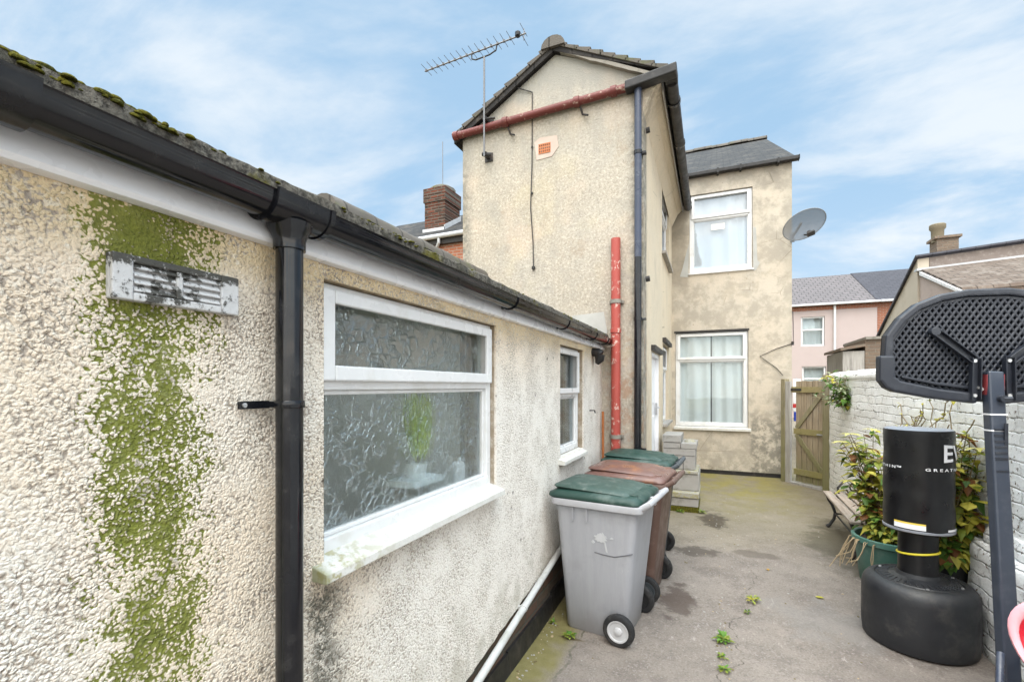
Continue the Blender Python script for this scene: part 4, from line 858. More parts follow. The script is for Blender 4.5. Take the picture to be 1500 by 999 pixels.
# ------------------------------------------------------------------ neighbour on the right
RN = thing('cream_gabled_house', 'cream and brown house with a weathered lean-to tile roof and sloping gable', 'house', (8,16,0))
m = MB(); m.prism([(5.1,16.4,.0),(5.1,20.2,.0),(5.1,20.2,3.08),(5.1,19.6,3.44),(5.1,17.7,4.57),(5.1,16.8,5.12),(5.1,16.4,5.22)], (.25,0,0)); m.build('gable_wall', M['cream_render'], RN, world=True)
m = MB(); m.prism([(5.36,16.4,.0),(12,16.4,.0),(12,16.4,5.75),(5.36,16.4,5.28)], (0,.25,0)); m.build('wall', M['mixed_stone'], RN, world=True)
m = MB(); m.prism([(5.03,16.3,5.25),(12.1,16.3,5.80),(12.1,20.4,3.4),(5.03,20.4,3.05)], (0,.03,.055)); RNR = m.build('roof', M['blue_slate'], RN, world=True)
m = MB(); m.prism([(5.02,16.18,4.84),(12,16.18,5.26),(12,16.18,5.33),(5.02,16.18,4.90)], (0,.21,0)); m.build('ledge', M['lead'], RN, world=True)
m = MB(); m.prism([(5.12,16.17,4.80),(12,16.17,5.20),(12,13.7,4.05),(5.14,13.9,3.86)], (0,.05,.08)); m.build('leanto_roof', M['rust_tile'], RN, world=True)
m = MB(); m.prism([(5.07,16.2,4.81),(5.09,13.9,3.87),(5.09,13.9,3.80),(5.07,16.2,4.72)], (.05,0,0)); m.build('verge', M['upvc'], RN, world=True)
m = MB(); m.prism([(5.15,14.0,0),(5.15,16.39,0),(5.15,16.39,4.72),(5.15,14.0,3.80)], (.2,0,0)); m.box(5.36,12,14.0,14.2,0,3.9); m.build('leanto_wall', M['pinkish_render'], RN, world=True)
m = MB(); m.box(5.72,6.20,17.0,17.5,5.0,5.92); m.box(5.66,6.26,16.95,17.55,5.86,5.93); m.build('chimney', M['brown_block'], RNR, world=True)
m = MB(); m.lathe([(.14,5.8),(.15,6.15),(.19,6.2),(.19,6.30),(.17,6.32)], 12, (5.80,17.2,0)); m.build('chimney_pot', M['chimney_pot'], RNR, world=True, smooth=40)
YS = thing('brick_outhouse', 'brown brick yard outhouse with a stepped top behind the white wall', 'outhouse', (3.2,12,0))
m = MB(); m.box(2.86,5.0,12,13.8,.1,2.66); m.build('wall', M['brown_block'], YS, world=True)
m = MB(); m.box(2.47,2.855,12.02,13.6,.1,2.43); m.build('door_pier', M['grey_wood'], YS, world=True)
m = MB(); m.prism([(2.42,11.95,2.44),(2.855,11.95,2.52),(2.855,11.95,2.58),(2.42,11.95,2.50)],(0,1.7,0)); m.build('slab', M['brown_block'], YS, world=True)
m = MB(); m.box(2.86,5.05,11.94,13.9,2.665,2.72); m.build('coping', M['mortar'], YS, world=True)

# ------------------------------------------------------------------ white painted garden wall + stepped pier
def wallx(y): return 1.485 + (8.0-y)*.03
GW = thing('garden_wall', 'white painted brick garden wall with flaking paint along the right side', 'wall', (1.7,4.5,0))
m = MB(); ny_, nz_ = 150, 48; loops = []
for i in range(ny_+1):
    y = -1.0+9.02*i/ny_; l = []
    for j in range(nz_+1):
        z = -.03+1.80*j/nz_; l.append((wallx(y)+.010*mnoise.noise((y*4,z*6,2))+.004*mnoise.noise((y*14,z*14,7)), y, z+gz(y)*0))
    l += [(wallx(y)+.22, y, 1.77),(wallx(y)+.22, y, -.03)]
    loops.append(l)
m.loft(loops, True, True); m.build('wall', M['white_painted_brick'], GW, world=True, smooth=40)
m = MB(); loops = []
for i in range(90):
    y = -1.0+9.03*i/89; k = .010*mnoise.noise((y*3,0,5)); e = .008*mnoise.noise((y*8,3,5))
    loops.append([(wallx(y)-.012+e,y,1.772),(wallx(y)-.02+e,y,1.80+k),(wallx(y)+.01,y,1.855+k),(wallx(y)+.08,y,1.878+k),(wallx(y)+.18,y,1.86+k),(wallx(y)+.24,y,1.80+k),(wallx(y)+.23,y,1.772)])
m.loft(loops); m.build('coping', M['white_painted_brick'], GW, world=True, smooth=50)
SPR = thing('brick_pier', 'low stepped white painted brick pier in front of the garden wall', 'pier', (1.56,3.2,0))
def noisy_box(m, x0,x1,y0,y1,z0,z1,sd):
    nyb, nzb = max(2,int((y1-y0)/.05)), max(2,int((z1-z0)/.04)); loops = []
    for i in range(nyb+1):
        y = y0+(y1-y0)*i/nyb; l = []
        e = .02 if i in (0, nyb) else 0
        for j in range(nzb+1):
            z = z0+(z1-z0)*j/nzb; l.append((x0+e+(.02 if j == nzb else 0)+.012*mnoise.noise((y*8,z*9,sd)), y, z+(.008*mnoise.noise((y*5,3,sd)) if j == nzb else 0)))
        l += [((x0+x1)/2,y,z1+.008*mnoise.noise((y*7,5,sd))),(x1,y,z1),(x1,y,z0)]; loops.append(l)
    m.loft(loops)
m = MB(); noisy_box(m,1.515,1.60,2.2,4.05,-.02,.69,1); m.build('lower_tier', M['white_painted_brick'], SPR, world=True, smooth=50)
m = MB(); noisy_box(m,1.565,1.66,2.2,4.0,.70,.79,4); m.build('upper_tier', M['white_painted_brick'], SPR, world=True, smooth=50)

# ------------------------------------------------------------------ gate
GA = Vector((1.03,8.58,0)); GB = Vector((1.50,8.06,0)); gd = (GB-GA); GL = gd.length; gd.normalize(); gn = Vector((gd.y,-gd.x,0)); gn = gn if gn.y < 0 else -gn
GT_ = thing('garden_gate', 'weathered wooden ledged and braced garden gate between two posts', 'gate', (GA+GB)/2+Vector((0,0,.15)))
gp = lambda s, z, n=0: GA + gd*s + gn*n + Vector((0,0,z))
def gbar(m, a, b, w, h): m.bar(a, b, w, h, up=gn)
m = MB(); m.obox(gp(-.045,.97), gd*.035, gn*.05, Vector((0,0,.83))); m.build('post', M['post_wood'], GT_, world=True, bevel=.006)
m = MB(); m.obox(gp(.035,.96,.02), gd*.045, gn*.02, Vector((0,0,.80))); m.build('hinge_board', M['grey_wood'], GT_, world=True, bevel=.004)
m = MB(); m.obox(gp(GL-.02,.99,.01), gd*.05, gn*.05, Vector((0,0,.86))); m.build('post', M['post_wood'], GT_, world=True, bevel=.006)
nb = 5; s0, s1 = .145, GL-.085; bw_ = (s1-s0)/nb
for k in range(nb):
    m = MB(); m.obox(gp(s0+bw_*(k+.5),.985,-.012), gd*(bw_/2-.0035), gn*.009, Vector((0,0,.775+(.006*(k % 2))))); m.build('board', M['gate_wood'], GT_, world=True, bevel=.003)
for z, a in ((1.63,.085),(.985,.125),(.36,.125)):
    m = MB(); m.obox(gp((a+s1)/2,z,.008), gd*(s1-a)/2, gn*.012, Vector((0,0,.045))); m.build('ledge', M['rail_wood'], GT_, world=True, bevel=.003)
for a, b in ((gp(.17,1.035,.008),gp(s1-.02,1.58,.008)),(gp(.16,.935,.008),gp(s1-.02,.41,.008))):
    m = MB(); m.bar(a, b, .065, .022, up=gn); m.build('brace', M['post_wood'], GT_, world=True, bevel=.003)
m = MB(); m.obox(gp(s1-.01,.965,.028), gd*.075, gn*.004, Vector((0,0,.012))); m.tube([gp(s1-.09,.965,.036),gp(s1+.10,.965,.036)], .008, 8); m.build('bolt', M['galv'], GT_, world=True)
m = MB(); m.obox(gp(.13,1.63,.024), gd*.13, gn*.003, Vector((0,0,.018))); m.build('hinge', M['dark_iron'], GT_, world=True)
m = MB(); m.obox(gp(GL/2+.02,.165,.02), gd*(GL/2-.06), gn*.03, Vector((0,0,.025))); m.build('threshold', M['grey_wood'], GT_, world=True)
FL = thing('striped_flag', 'narrow red white and blue flag hanging behind the gap in the gate', 'flag', (1.17,8.72,1.25))
zz = [1.80,1.62,1.50,1.40,1.335,1.27,1.12]; mm_ = ['paper','flag_white','flag_white','flag_red','flag_white','flag_blue']
for k in range(6):
    m = MB(); m.obox((1.18,8.75,(zz[k]+zz[k+1])/2),(.055*(1 if k < 5 else .75),0,0),(0,.012,0),(0,0,(zz[k]-zz[k+1])/2-.001)); m.build('band', M[mm_[k]], FL, world=True, bevel=.005)
m = MB(); m.tube([(1.18,8.775,.16),(1.18,8.775,1.82)], .008, 8); m.build('pole', M['galv'], FL, world=True)

# ------------------------------------------------------------------ wheelie bins
def rrect(cx, hx, hy, r, z, n=5, cy=0):
    out = []
    for (sx, sy, a0) in ((1,1,0),(-1,1,90),(-1,-1,180),(1,-1,270)):
        for k in range(n+1):
            a = R(a0+90*k/n); out.append((cx+sx*(hx-r)+r*math.cos(a), cy+sy*(hy-r)+r*math.sin(a), z))
    return out[::-1]
def make_bin(label, loc, rz, body, rim, lidm, lidtop, plain=False):
    B = thing('wheelie_bin', label, 'wheelie bin', loc, rz, 'wheelie bins along the outbuilding wall')
    m = MB()
    m.loft([rrect(-.02,.205,.195,.045,.0), rrect(-.02,.215,.205,.05,.02), rrect(-.012,.245,.235,.05,.40), rrect(-.005,.285,.262,.05,.86), rrect(-.005,.288,.264,.05,.895)])
    for yy_ in (-1, 1):
        for x in (-.155,-.055): m.bar((x,yy_*.258,.77),(x+.001,yy_*.266,.87),.016,.018,up=(0,1,0))
    m.box(.14,.19,-.17,.17,.02,.10)
    bo = m.build('body', M[body], B, smooth=35)
    m = MB(); m.loft([rrect(-.005,.296,.272,.05,.862), rrect(0,.318,.292,.055,.872), rrect(0,.322,.296,.055,.905), rrect(0,.318,.292,.05,.915), rrect(0,.28,.25,.05,.915), rrect(0,.28,.25,.05,.87)], False, False); m.build('rim', M[rim], B, smooth=35)
    # handle bar at the back
    m = MB(); m.tube([(.30,-.25,.90),(.355,-.25,.935),(.355,.25,.935),(.30,.25,.90)], .020, 10); m.box(.29,.34,-.02,.02,.88,.93); m.build('handle', M[rim], B, smooth=50)
    # lid: lower skirt + domed raised panel sloping to the hinge
    m = MB(); m.loft([rrect(-.012,.315,.285,.06,.914), rrect(-.018,.325,.292,.06,.925), rrect(-.018,.320,.286,.06,.945), rrect(-.01,.28,.245,.06,.966), rrect(-.01,.18,.15,.06,.974)]); LI = m.build('lid', M[lidm], B, smooth=50)
    m = MB(); loops = []
    for (hx, hy, dz) in ((.268,.232,-.016),(.276,.240,-.004),(.268,.232,.004),(.22,.18,.012),(.10,.08,.016)):
        lp = []
        for (x, y, z) in rrect(-.045,hx,hy,.05,0,6):
            zz_ = .972+dz+.030*math.cos((x+.12)*3.2)-.010*(y/.24)**2+(.0 if x < .1 else -.09*(x-.1)); lp.append((x,y,zz_))
        loops.append(lp)
    m.loft(loops); m.build('lid_panel', M[lidtop], LI, smooth=40)
    m = MB()
    m.box(.13,.155,-.20,.20,.955,.985); m.box(.155,.27,-.205,-.18,.945,.975); m.box(.155,.27,.18,.205,.945,.975); m.tube([(.265,-.22,.953),(.265,.22,.953)], .014, 8); m.build('lid_hinge', M[lidm], LI, smooth=40, bevel=.004)
    m = MB(); m.tube([(.165,-.27,.103),(.165,.27,.103)], .012, 8); m.build('axle', M['dark_iron'], B)
    for s in (-1, 1):
        m = MB(); prof = [(.062,-.010),(.066,-.024),(.088,-.027),(.100,-.020),(.1035,-.008),(.1035,.008),(.100,.020),(.088,.027),(.066,.024),(.062,.010)]
        n = 32; m.loft([[(.165+r*math.cos(s*2*math.pi*k/n), s*.262+s*yy_, .1035+r*math.sin(s*2*math.pi*k/n)) for k in range(n)] for r, yy_ in prof]); W = m.build('wheel', M['rubber'], B, smooth=40)
        m = MB(); m.loft([[(.165+r*math.cos(s*2*math.pi*k/n), s*.262+s*yy_, .1035+r*math.sin(s*2*math.pi*k/n)) for k in range(n)] for r, yy_ in ((.070,.0),(.070,.0262),(.062,.026),(.056,.020),(.028,.019),(.024,.027),(.010,.032))]); m.build('hub', M['wheel_grey' if not plain else 'bin_dark'], W, smooth=40)
    return B, bo
b1, bo1 = make_bin('scuffed light grey wheelie bin with a dark green lid, nearest of three', (-.715,3.33,0), R(-6.5), 'bin_grey', 'bin_rim_grey', 'bin_green', 'bin_lid_worn')
def face_y(x, z): return -(.195+ (.262-.195)*min(1, z/.86) + .0065)
def decal(pts, mat, nm):
    m = MB(); m.prism([(x, face_y(x, z), z) for x, z in pts], (0,.004,0)); m.build(nm, M[mat], bo1)
rs = random.Random(11)
def splat(cx, cz, r, n=18, sd=0, squash=1):
    q = random.Random(sd); return [(cx+r*(q.uniform(.55,1.1))*math.cos(2*math.pi*k/n), cz+squash*r*(q.uniform(.55,1.1))*math.sin(2*math.pi*k/n)) for k in range(n)]
decal(splat(.04,.68,.046,40,1,.8), 'scuff_white', 'scuff'); decal(splat(-.015,.645,.012,9,2), 'scuff_white', 'scuff'); decal(splat(.115,.685,.014,9,3,.6), 'scuff_white', 'scuff'); decal([(.06,.66),(.072,.655),(.085,.585),(.074,.59)], 'scuff_white', 'scuff')
decal([(-.03,.245),(-.022,.25),(.0,.20),(-.005,.195)], 'scuff_white', 'scuff')
m = MB(); m.tube([(-.005+.01*0,face_y(0,.575)+.001,.575),(.06,face_y(0,.568)+.001,.568),(.13,face_y(0,.565)+.001,.566),(.20,face_y(0,.59)+.001,.588),(.25,face_y(0,.61)+.003,.605)], .004, 6); m.build('dent_line', M['gouge'], bo1, smooth=50)
m = MB(); m.tube([(-.06,face_y(0,.15)-.001,.15),(-.06,face_y(0,.15)+.01,.15)], .011, 10); m.build('hole', M['gouge'], bo1)
b2, _ = make_bin('brown wheelie bin with a worn reddish lid, in the middle of three', (-.635,3.96,gz(3.9)), R(-5), 'bin_brown', 'bin_brown', 'bin_brown_lid', 'bin_brown_lid', True)
b3, _ = make_bin('dark grey wheelie bin with a clean green lid, furthest of three', (-.66,4.635,gz(4.5)), R(-3), 'bin_dark', 'bin_dark', 'bin_green', 'bin_green', True)
b3.scale = (1.0,1.0,1.0)

# ------------------------------------------------------------------ punch bag
PBX, PBY = 1.204, 3.867
PB = thing('punch_bag', 'freestanding black punch bag on a heavy round base, beside the wall', 'punch bag', (PBX,PBY,gz(PBY)))
m = MB(); m.lathe([(.278,0),(.291,.008),(.297,.05),(.300,.14),(.298,.31),(.295,.345),(.285,.375),(.268,.395),(.246,.405),(.228,.408),(.222,.400),(.214,.400),(.208,.408),(.15,.418),(.118,.428),(.110,.45)], 56, cap1=True); BS = m.build('base', M['base_plastic'], PB, smooth=35)
m = MB()
for k in range(36):
    a = 2*math.pi*k/36; r0, r1 = .155, .203; a2 = a+.06
    m.bar((r0*math.cos(a),r0*math.sin(a),.419),(r1*math.cos(a2),r1*math.sin(a2),.410),.012,.008)
m.build('grip_ribs', M['base_plastic'], BS, bevel=.002)
for a in (20,95,140,265,330):
    m = MB(); m.lathe([(.009,.404),(.009,.412),(.004,.414)], 10, (.215*math.cos(R(a)),.215*math.sin(R(a)),0)); m.build('bolt', M['galv'], BS)
m = MB(); m.lathe([(.110,.43),(.104,.47),(.102,.78)], 36); m.build('neck', M['bag_vinyl'], PB, smooth=50)
m = MB(); yb_ = [(.106*math.cos(2*math.pi*k/40), .106*math.sin(2*math.pi*k/40), .578+.018*math.sin(2*math.pi*k/40+2.2)) for k in range(41)]; m.tube(yb_, .007, 8, cap=False); m.build('yellow_band', M['yellow_band'], PB, smooth=50)
BR = .180; BZ0, BZ1 = .735, 1.365
m = MB(); loops = []
for k in range(34):
    t_ = k/33; z = BZ0+(BZ1-BZ0)*t_; loops.append([((BR+.0035*mnoise.noise((math.cos(a)*2,math.sin(a)*2,z*9))+.0015*math.sin(z*40+a*2))*math.cos(a), (BR+.0035*mnoise.noise((math.cos(a)*2,math.sin(a)*2,z*9)))*math.sin(a), z) for a in [-2*math.pi*q/64 for q in range(64)]])
loops = [[(x*.94,y*.94,BZ0-.012) for x, y, z in loops[0]]]+loops+[[(x*.985,y*.985,BZ1+.010) for x, y, z in loops[-1]]]
m.loft(loops); BG = m.build('bag', M['bag_vinyl'], PB, smooth=50)
m = MB(); m.lathe([(.176,BZ1+.0105),(.168,BZ1+.016),(.02,BZ1+.018)], 48); m.build('top_panel', M['bag_top'], BG, smooth=50)
m = MB(); m.lathe([(BR*.95,BZ0-.008),(BR+.003,BZ0+.000),(BR+.003,BZ0+.012),(BR-.002,BZ0+.016)], 64, cap0=False, cap1=False); m.build('piping', M['bag_top'], BG, smooth=50)
cam_dir = math.atan2(-PBY, -PBX)          # azimuth from the bag to where the photo was taken
def wrap_text(body, size, a0, z, mat, nm, parent, rad, width=1.0, taper=False):
    cu = bpy.data.curves.new('txt', 'FONT'); cu.body = body; cu.size = size; cu.resolution_u = 3; cu.offset = size*.02
    ob = bpy.data.objects.new('txt', cu); COL.objects.link(ob); dg = bpy.context.evaluated_depsgraph_get(); dg.update()
    me = ob.evaluated_get(dg).to_mesh(); bm = bmesh.new(); bm.from_mesh(me)
    bmesh.ops.subdivide_edges(bm, edges=[e for e in bm.edges if e.calc_length() > .02], cuts=2); bmesh.ops.triangulate(bm, faces=bm.faces)
    xs_ = [v.co.x for v in bm.verts]; x0, x1 = min(xs_), max(xs_); ext_w = width/(x1-x0); out = MB(); vs = []
    for v in bm.verts:
        x = (v.co.x-x0)*ext_w; a = a0 + x/rad; y = v.co.y
        if taper: mid = abs((x/((x1-x0)*ext_w))*2-1); y = (y-size*.35)*(.62+.55*mid)+size*.35
        vs.append((rad*math.cos(a), rad*math.sin(a), z+y))
    out.add(vs, [tuple(v.index for v in f.verts) for f in bm.faces]); w_ = (x1-x0)*ext_w
    bm.free(); ob.evaluated_get(dg).to_mesh_clear(); bpy.data.objects.remove(ob); bpy.data.curves.remove(cu)
    return out.build(nm, M[mat], parent), w_
# lettering runs left to right as seen from outside (counter-clockwise), starting near the right edge and going round behind
wrap_text('EVERLAST', .130, cam_dir+R(41), 1.195, 'print_white', 'lettering', BG, BR+.0052, .70, True)
wrap_text('G R E A T N E S S', .024, cam_dir+R(11), 1.130, 'print_white', 'lettering', BG, BR+.0050, .29)
wrap_text('I S', .024, cam_dir+R(180), 1.130, 'print_white', 'lettering', BG, BR+.0050, .04)
wrap_text('W I T H I N\u2122', .024, cam_dir-R(91), 1.130, 'print_white', 'lettering', BG, BR+.0050, .21)
def strip(a0, a1, z0, z1, mat, nm, rad, slope=0):
    m = MB(); n = 14; m.loft([[(rad*math.cos(a), rad*math.sin(a), z+slope*(a-a0)) for a in [a0+(a1-a0)*k/n for k in range(n+1)]] for z in (z0, z1)], False, False, closed=False); m.build(nm, M[mat], BG, smooth=180)
strip(cam_dir-R(39), cam_dir+R(12), .757, .787, 'print_white', 'warning_label', BR+.0046); strip(cam_dir-R(39), cam_dir+R(12), .787, .798, 'label_yellow', 'warning_label', BR+.0047)
strip(cam_dir+R(50), cam_dir+R(80), .757, .770, 'print_white', 'label', BR+.0046)

# ------------------------------------------------------------------ basketball hoop (seen from behind)
BH = thing('basketball_hoop', 'black portable basketball hoop with a lattice-backed fan-shaped board, seen from behind', 'basketball hoop', (1.33,3.08,0))
pb, ptp = Vector((1.338,3.135,.18)), Vector((1.378,3.395,1.76)); pd = (ptp-pb).normalized()
bang = R(12); pang = R(20); pn = Vector((math.sin(pang),-math.cos(pang),0)); bu = Vector((math.cos(bang),math.sin(bang),0)); bn = Vector((math.sin(bang),-math.cos(bang),0)); BC = Vector((1.373,3.40,0))
m = MB(); m.bar(pb-pd*.06, ptp, .074, .060, up=bn); PO = m.build('pole', M['pole_steel'], BH, world=True, bevel=.010)
pol = lambda z, n=0: pb+pd*((z-pb.z)/pd.z)+bn*n
m = MB()
for k in range(6): m.obox(pol(1.30+k*.030,.032), bu*.027, Vector((0,0,.006)), bn*.003)
m.obox(pol(1.235,.032), bu*.027, Vector((0,0,.004)), bn*.002); m.obox(pol(1.385,.0325)+bu*.024, bu*.008, Vector((0,0,.10)), bn*.002)
m.build('height_scale', M['board_plastic'], PO, world=True)
for z in (1.53,1.445):
    m = MB(); m.obox(pol(z), bu*.0385, Vector((0,0,.004)), bn*.0315); m.build('ring', M['print_white'], PO, world=True)
m = MB(); m.tube([pol(1.615,.03)+bu*.01, pol(1.615,.06)+bu*.01], .018, 12); m.tube([pol(1.615,.05)+bu*.01, pol(1.615,.055)+bu*.045], .012, 10); m.build('knob', M['board_plastic'], PO, world=True, smooth=50)
for s in (-1, 1):
    m = MB(); m.obox(pol(1.69,.0)+bu*s*.039, bu*.002, Vector((0,0,.055)), bn*.020); m.build('red_tape', M['red_tape'], PO, world=True)
# board
bp = lambda u, z, n=0: BC + bu*u + Vector((0,0,z)) + bn*n
OUT = [(-.505,1.832),(-.496,1.97),(-.43,2.07),(-.345,2.146),(-.228,2.196),(-.098,2.218)]
OUT = OUT + [(-u, z) for u, z in reversed(OUT)]
low = [(.505,1.722),(.488,1.685),(.46,1.662),(.26,1.622),(.066,1.597)]
OUTL = OUT + low + [(-u, z) for u, z in reversed(low)]
m = MB(); m.prism([bp(u, z, -.045) for u, z in OUTL], -bn*.012); BD = m.build('backboard', M['board_back'], BH, world=True)
cen = Vector((0,1.88))
def inset(poly, d):
    out = []; n = len(poly)
    for i in range(n):
        a, b, c = Vector(poly[i-1]), Vector(poly[i]), Vector(poly[(i+1) % n]); e1, e2 = (b-a).normalized(), (c-b).normalized()
        n1, n2 = Vector((e1.y,-e1.x)), Vector((e2.y,-e2.x))
        bis = (n1+n2).normalized(); k = d/max(.4, bis.dot(n1)); q = b+bis*k; q2 = b-bis*k
        out.append(tuple(q if (q-cen).length < (q2-cen).length else q2))
    return out
def ring(poly, d0, d1, n0, n1, nm, mat, parent, bev):
    a, b = inset(poly, d0), inset(poly, d1); m = MB(); n = len(poly); m.loft([[bp(u, z, n0) for u, z in a],[bp(u, z, n1) for u, z in a],[bp(u, z, n1) for u, z in b],[bp(u, z, n0) for u, z in b],[bp(u, z, n0) for u, z in a]], False, False)
    return m.build(nm, M[mat], parent, world=True, bevel=bev, weld=True)
ring(OUTL, .0, .038, -.058, -.004, 'rim', 'board_plastic', BD, .010)
ring(OUTL, .0385, .058, -.050, -.024, 'inner_rim', 'board_plastic', BD, .005)
# lower reinforced band with end pockets
m = MB()
for s in (-1, 1):
    pts = [(.535*s,1.855),(.535*s,1.715),(.505*s,1.672),(.465*s,1.650),(.26*s,1.610),(.066*s,1.585),(.066*s,1.642),(.25*s,1.668),(.43*s,1.712),(.458*s,1.735),(.458*s,1.855)]
    m.prism([bp(u, z, .012) for u, z in pts], -bn*.060)
m.build('lower_band', M['board_plastic'], BD, world=True, bevel=.012)
m = MB()
for s in (-1, 1):
    pts = [(.075*s,1.662),(.25*s,1.688),(.42*s,1.728),(.42*s,1.742),(.25*s,1.704),(.075*s,1.680)]
    m.prism([bp(u, z, -.004) for u, z in pts], -bn*.04)
m.build('band_rail', M['board_plastic'], BD, world=True, bevel=.004)
INN = inset(OUTL, .05)
def clip(p, d, poly):
    t0, t1 = -9, 9; n = len(poly)
    for i in range(n):
        a, b = Vector(poly[i]), Vector(poly[(i+1) % n]); e = b-a; nr = Vector((e.y,-e.x)).normalized()
        if nr.dot(cen-a) < 0: nr = -nr
        num, den = nr.dot(a-p), nr.dot(d)
        if abs(den) < 1e-9:
            if num > 0: return None
            continue
        t_ = num/den
        if den > 0: t0 = max(t0, t_)
        else: t1 = min(t1, t_)
    return (p+d*t0, p+d*t1) if t1-t0 > .01 else None
m = MB(); pitch = .0272
for s in (-1, 1):
    d = Vector((math.cos(R(57)), s*math.sin(R(57)))); nrm = Vector((-d.y, d.x))
    for k in range(-22, 23):
        r_ = clip(cen+nrm*pitch*k, d, INN)
        if r_: m.bar(bp(*r_[0], -.034), bp(*r_[1], -.034+.0004*s), .0138, .026, up=bn)
m.build('lattice', M['board_plastic'], BD, world=True, bevel=.004, bseg=1)
# arms from the pole to the board, with bolts
m = MB(); m.obox(bp(0,1.70,-.02), bu*.085, Vector((0,0,.012)), bn*.02); m.build('crossbar', M['board_plastic'], BH, world=True, bevel=.004)
for s in (-1, 1):
    m = MB()
    def chan(a, b, w):
        m.bar(bp(*a,.0), bp(*b,.0), w, .008, up=bn); d = (Vector(b)-Vector(a)).normalized(); q = Vector((-d.y, d.x))*(w/2-.003)
        for s2 in (-1, 1): m.bar(bp(a[0]+q.x*s2, a[1]+q.y*s2, .014), bp(b[0]+q.x*s2, b[1]+q.y*s2, .014), .006, .03, up=bn)
    chan((s*.080,1.605),(s*.076,1.835),.046); chan((s*.084,1.822),(s*.270,1.985),.044)
    m.tube([bp(s*.270,1.985,-.004), bp(s*.270,1.985,.028)], .024, 14)
    AR = m.build('arm', M['board_plastic'], BH, world=True, bevel=.003)
    for (u, z) in ((.262,1.975),(.080,1.820),(.080,1.63),(.056,1.672),(.050,1.722 if s > 0 else 1.665)):
        b_ = MB(); b_.tube([bp(s*u,z,.004), bp(s*u,z,.016)], .0095, 12); b_.build('bolt', M['zinc_bolt'], AR, world=True, smooth=40)
# ring and net on the far side, base under the frame edge
m = MB(); rc = bp(0,1.70,-.30); m.tube([rc+Vector((.19*math.cos(2*math.pi*k/32), .19*math.sin(2*math.pi*k/32), 0)) for k in range(33)], .008, 8, cap=False); m.bar(bp(0,1.70,-.06), bp(0,1.70,-.11), .10, .01); m.build('hoop_ring', M['red_tape'], BH, world=True, smooth=50)
m = MB(); st0 = pol(.35,.0)-bu*.05+bn*.03; m.tube([st0, Vector((1.20,2.90,.10))], .016, 10); m.build('strut', M['blue_black_plastic'], BH, world=True, smooth=50)
m = MB(); m.tube([pol(.35,.0)+bu*.05+bn*.03, Vector((1.43,2.88,.10))], .016, 10); m.build('strut', M['blue_black_plastic'], BH, world=True, smooth=50)
m = MB(); m.loft([rrect(1.32,.17,.30,.08,.0,cy=2.92), rrect(1.32,.18,.31,.08,.03,cy=2.92), rrect(1.32,.16,.29,.08,.12,cy=2.92), rrect(1.32,.11,.22,.07,.14,cy=2.92)]); m.build('base', M['base_plastic'], BH, world=True, smooth=40)

# ------------------------------------------------------------------ red plastic toy at the right edge
TY = thing('toy_shell', 'red plastic bowl-shaped toy with a pale pink rim, leaning at the right frame edge', 'plastic toy', (1.25,2.68,0))
tc = Vector((1.275,2.60,.60)); tn = Vector((-.55,-.80,.22)).normalized(); tu = Vector((.0,.0,1)); tu = (tu-tn*tu.dot(tn)).normalized(); tv = tn.cross(tu)
tu2 = (tu*math.cos(.35)+tv*math.sin(.35)); tv2 = tn.cross(tu2)
def egg(sc, dn, n=36): return [tc + tu2*(.205*sc*math.cos(a)) + tv2*(.135*sc*(1-.28*math.cos(a+math.pi))*math.sin(a)) + tn*dn for a in [2*math.pi*k/n for k in range(n)]]
m = MB(); m.loft([egg(.80,.0), egg(.72,-.05), egg(.5,-.095), egg(.1,-.11)], False, True); m.loft([egg(.1,-.118), egg(.55,-.105), egg(.80,-.055), egg(.90,.0)], True, False); m.build('shell', M['toy_red'], TY, world=True, smooth=60)
m = MB(); m.loft([egg(.90,-.012), egg(1.0,-.008), egg(1.02,.004), egg(.97,.012), egg(.84,.008), egg(.80,-.004), egg(.90,-.012)], False, False); m.build('rim', M['toy_pink'], TY, world=True, smooth=60)
m = MB(); m.obox(tc-tn*.035, tv2*.09, tu2*.012, tn*.03); m.obox(tc-tn*.05-tu2*.07, tv2*.08, tu2*.02, tn*.025); m.build('insert', M['toy_red'], TY, world=True, bevel=.01)
m = MB(); m.tube([tc-tn*.10, Vector((1.36,2.66,.42)), Vector((1.39,2.68,.13))], .035, 10); m.lathe([(.12,0),(.12,.02),(.06,.04)], 20, (1.39,2.68,.12)); m.build('stand', M['toy_red'], TY, world=True, smooth=50)

# ------------------------------------------------------------------ bench
BE = thing('garden_bench', 'low slatted wooden bench with black cast iron ends against the white wall', 'bench', (1.30,5.76,gz(5.7)))
for y in (5.26, 6.26):
    m = MB(); z0 = gz(y)
    m.tube([(1.135,y,z0+.008),(1.165,y,z0+.03),(1.205,y,z0+.10),(1.215,y,z0+.17),(1.19,y,z0+.25),(1.155,y,z0+.31),(1.145,y,z0+.355)], [.022,.018,.016,.015,.015,.016,.018], 8)
    m.tube([(1.52,y,z0+.008),(1.49,y,z0+.05),(1.46,y,z0+.15),(1.47,y,z0+.25),(1.50,y,z0+.355)], .016, 8)
    m.tube([(1.13,y,z0+.352),(1.3,y,z0+.34),(1.51,y,z0+.352)], .015, 8)
    m.tube([(1.215,y,z0+.16),(1.46,y,z0+.16)], .010, 8)
    sc_ = [(1.40+(.085-.0026*k)*math.cos(.42*k+3.4), y, z0+.46+(.085-.0026*k)*math.sin(.42*k+3.4)) for k in range(26)]
    m.tube(sc_, .009, 6); m.tube([(1.25,y,z0+.37),(1.24,y,z0+.45),(1.30,y,z0+.53),(1.40,y,z0+.548),(1.50,y,z0+.52),(1.52,y,z0+.40),(1.51,y,z0+.355)], .012, 8)
    m.build('end_frame', M['dark_iron'], BE, world=True, smooth=60)
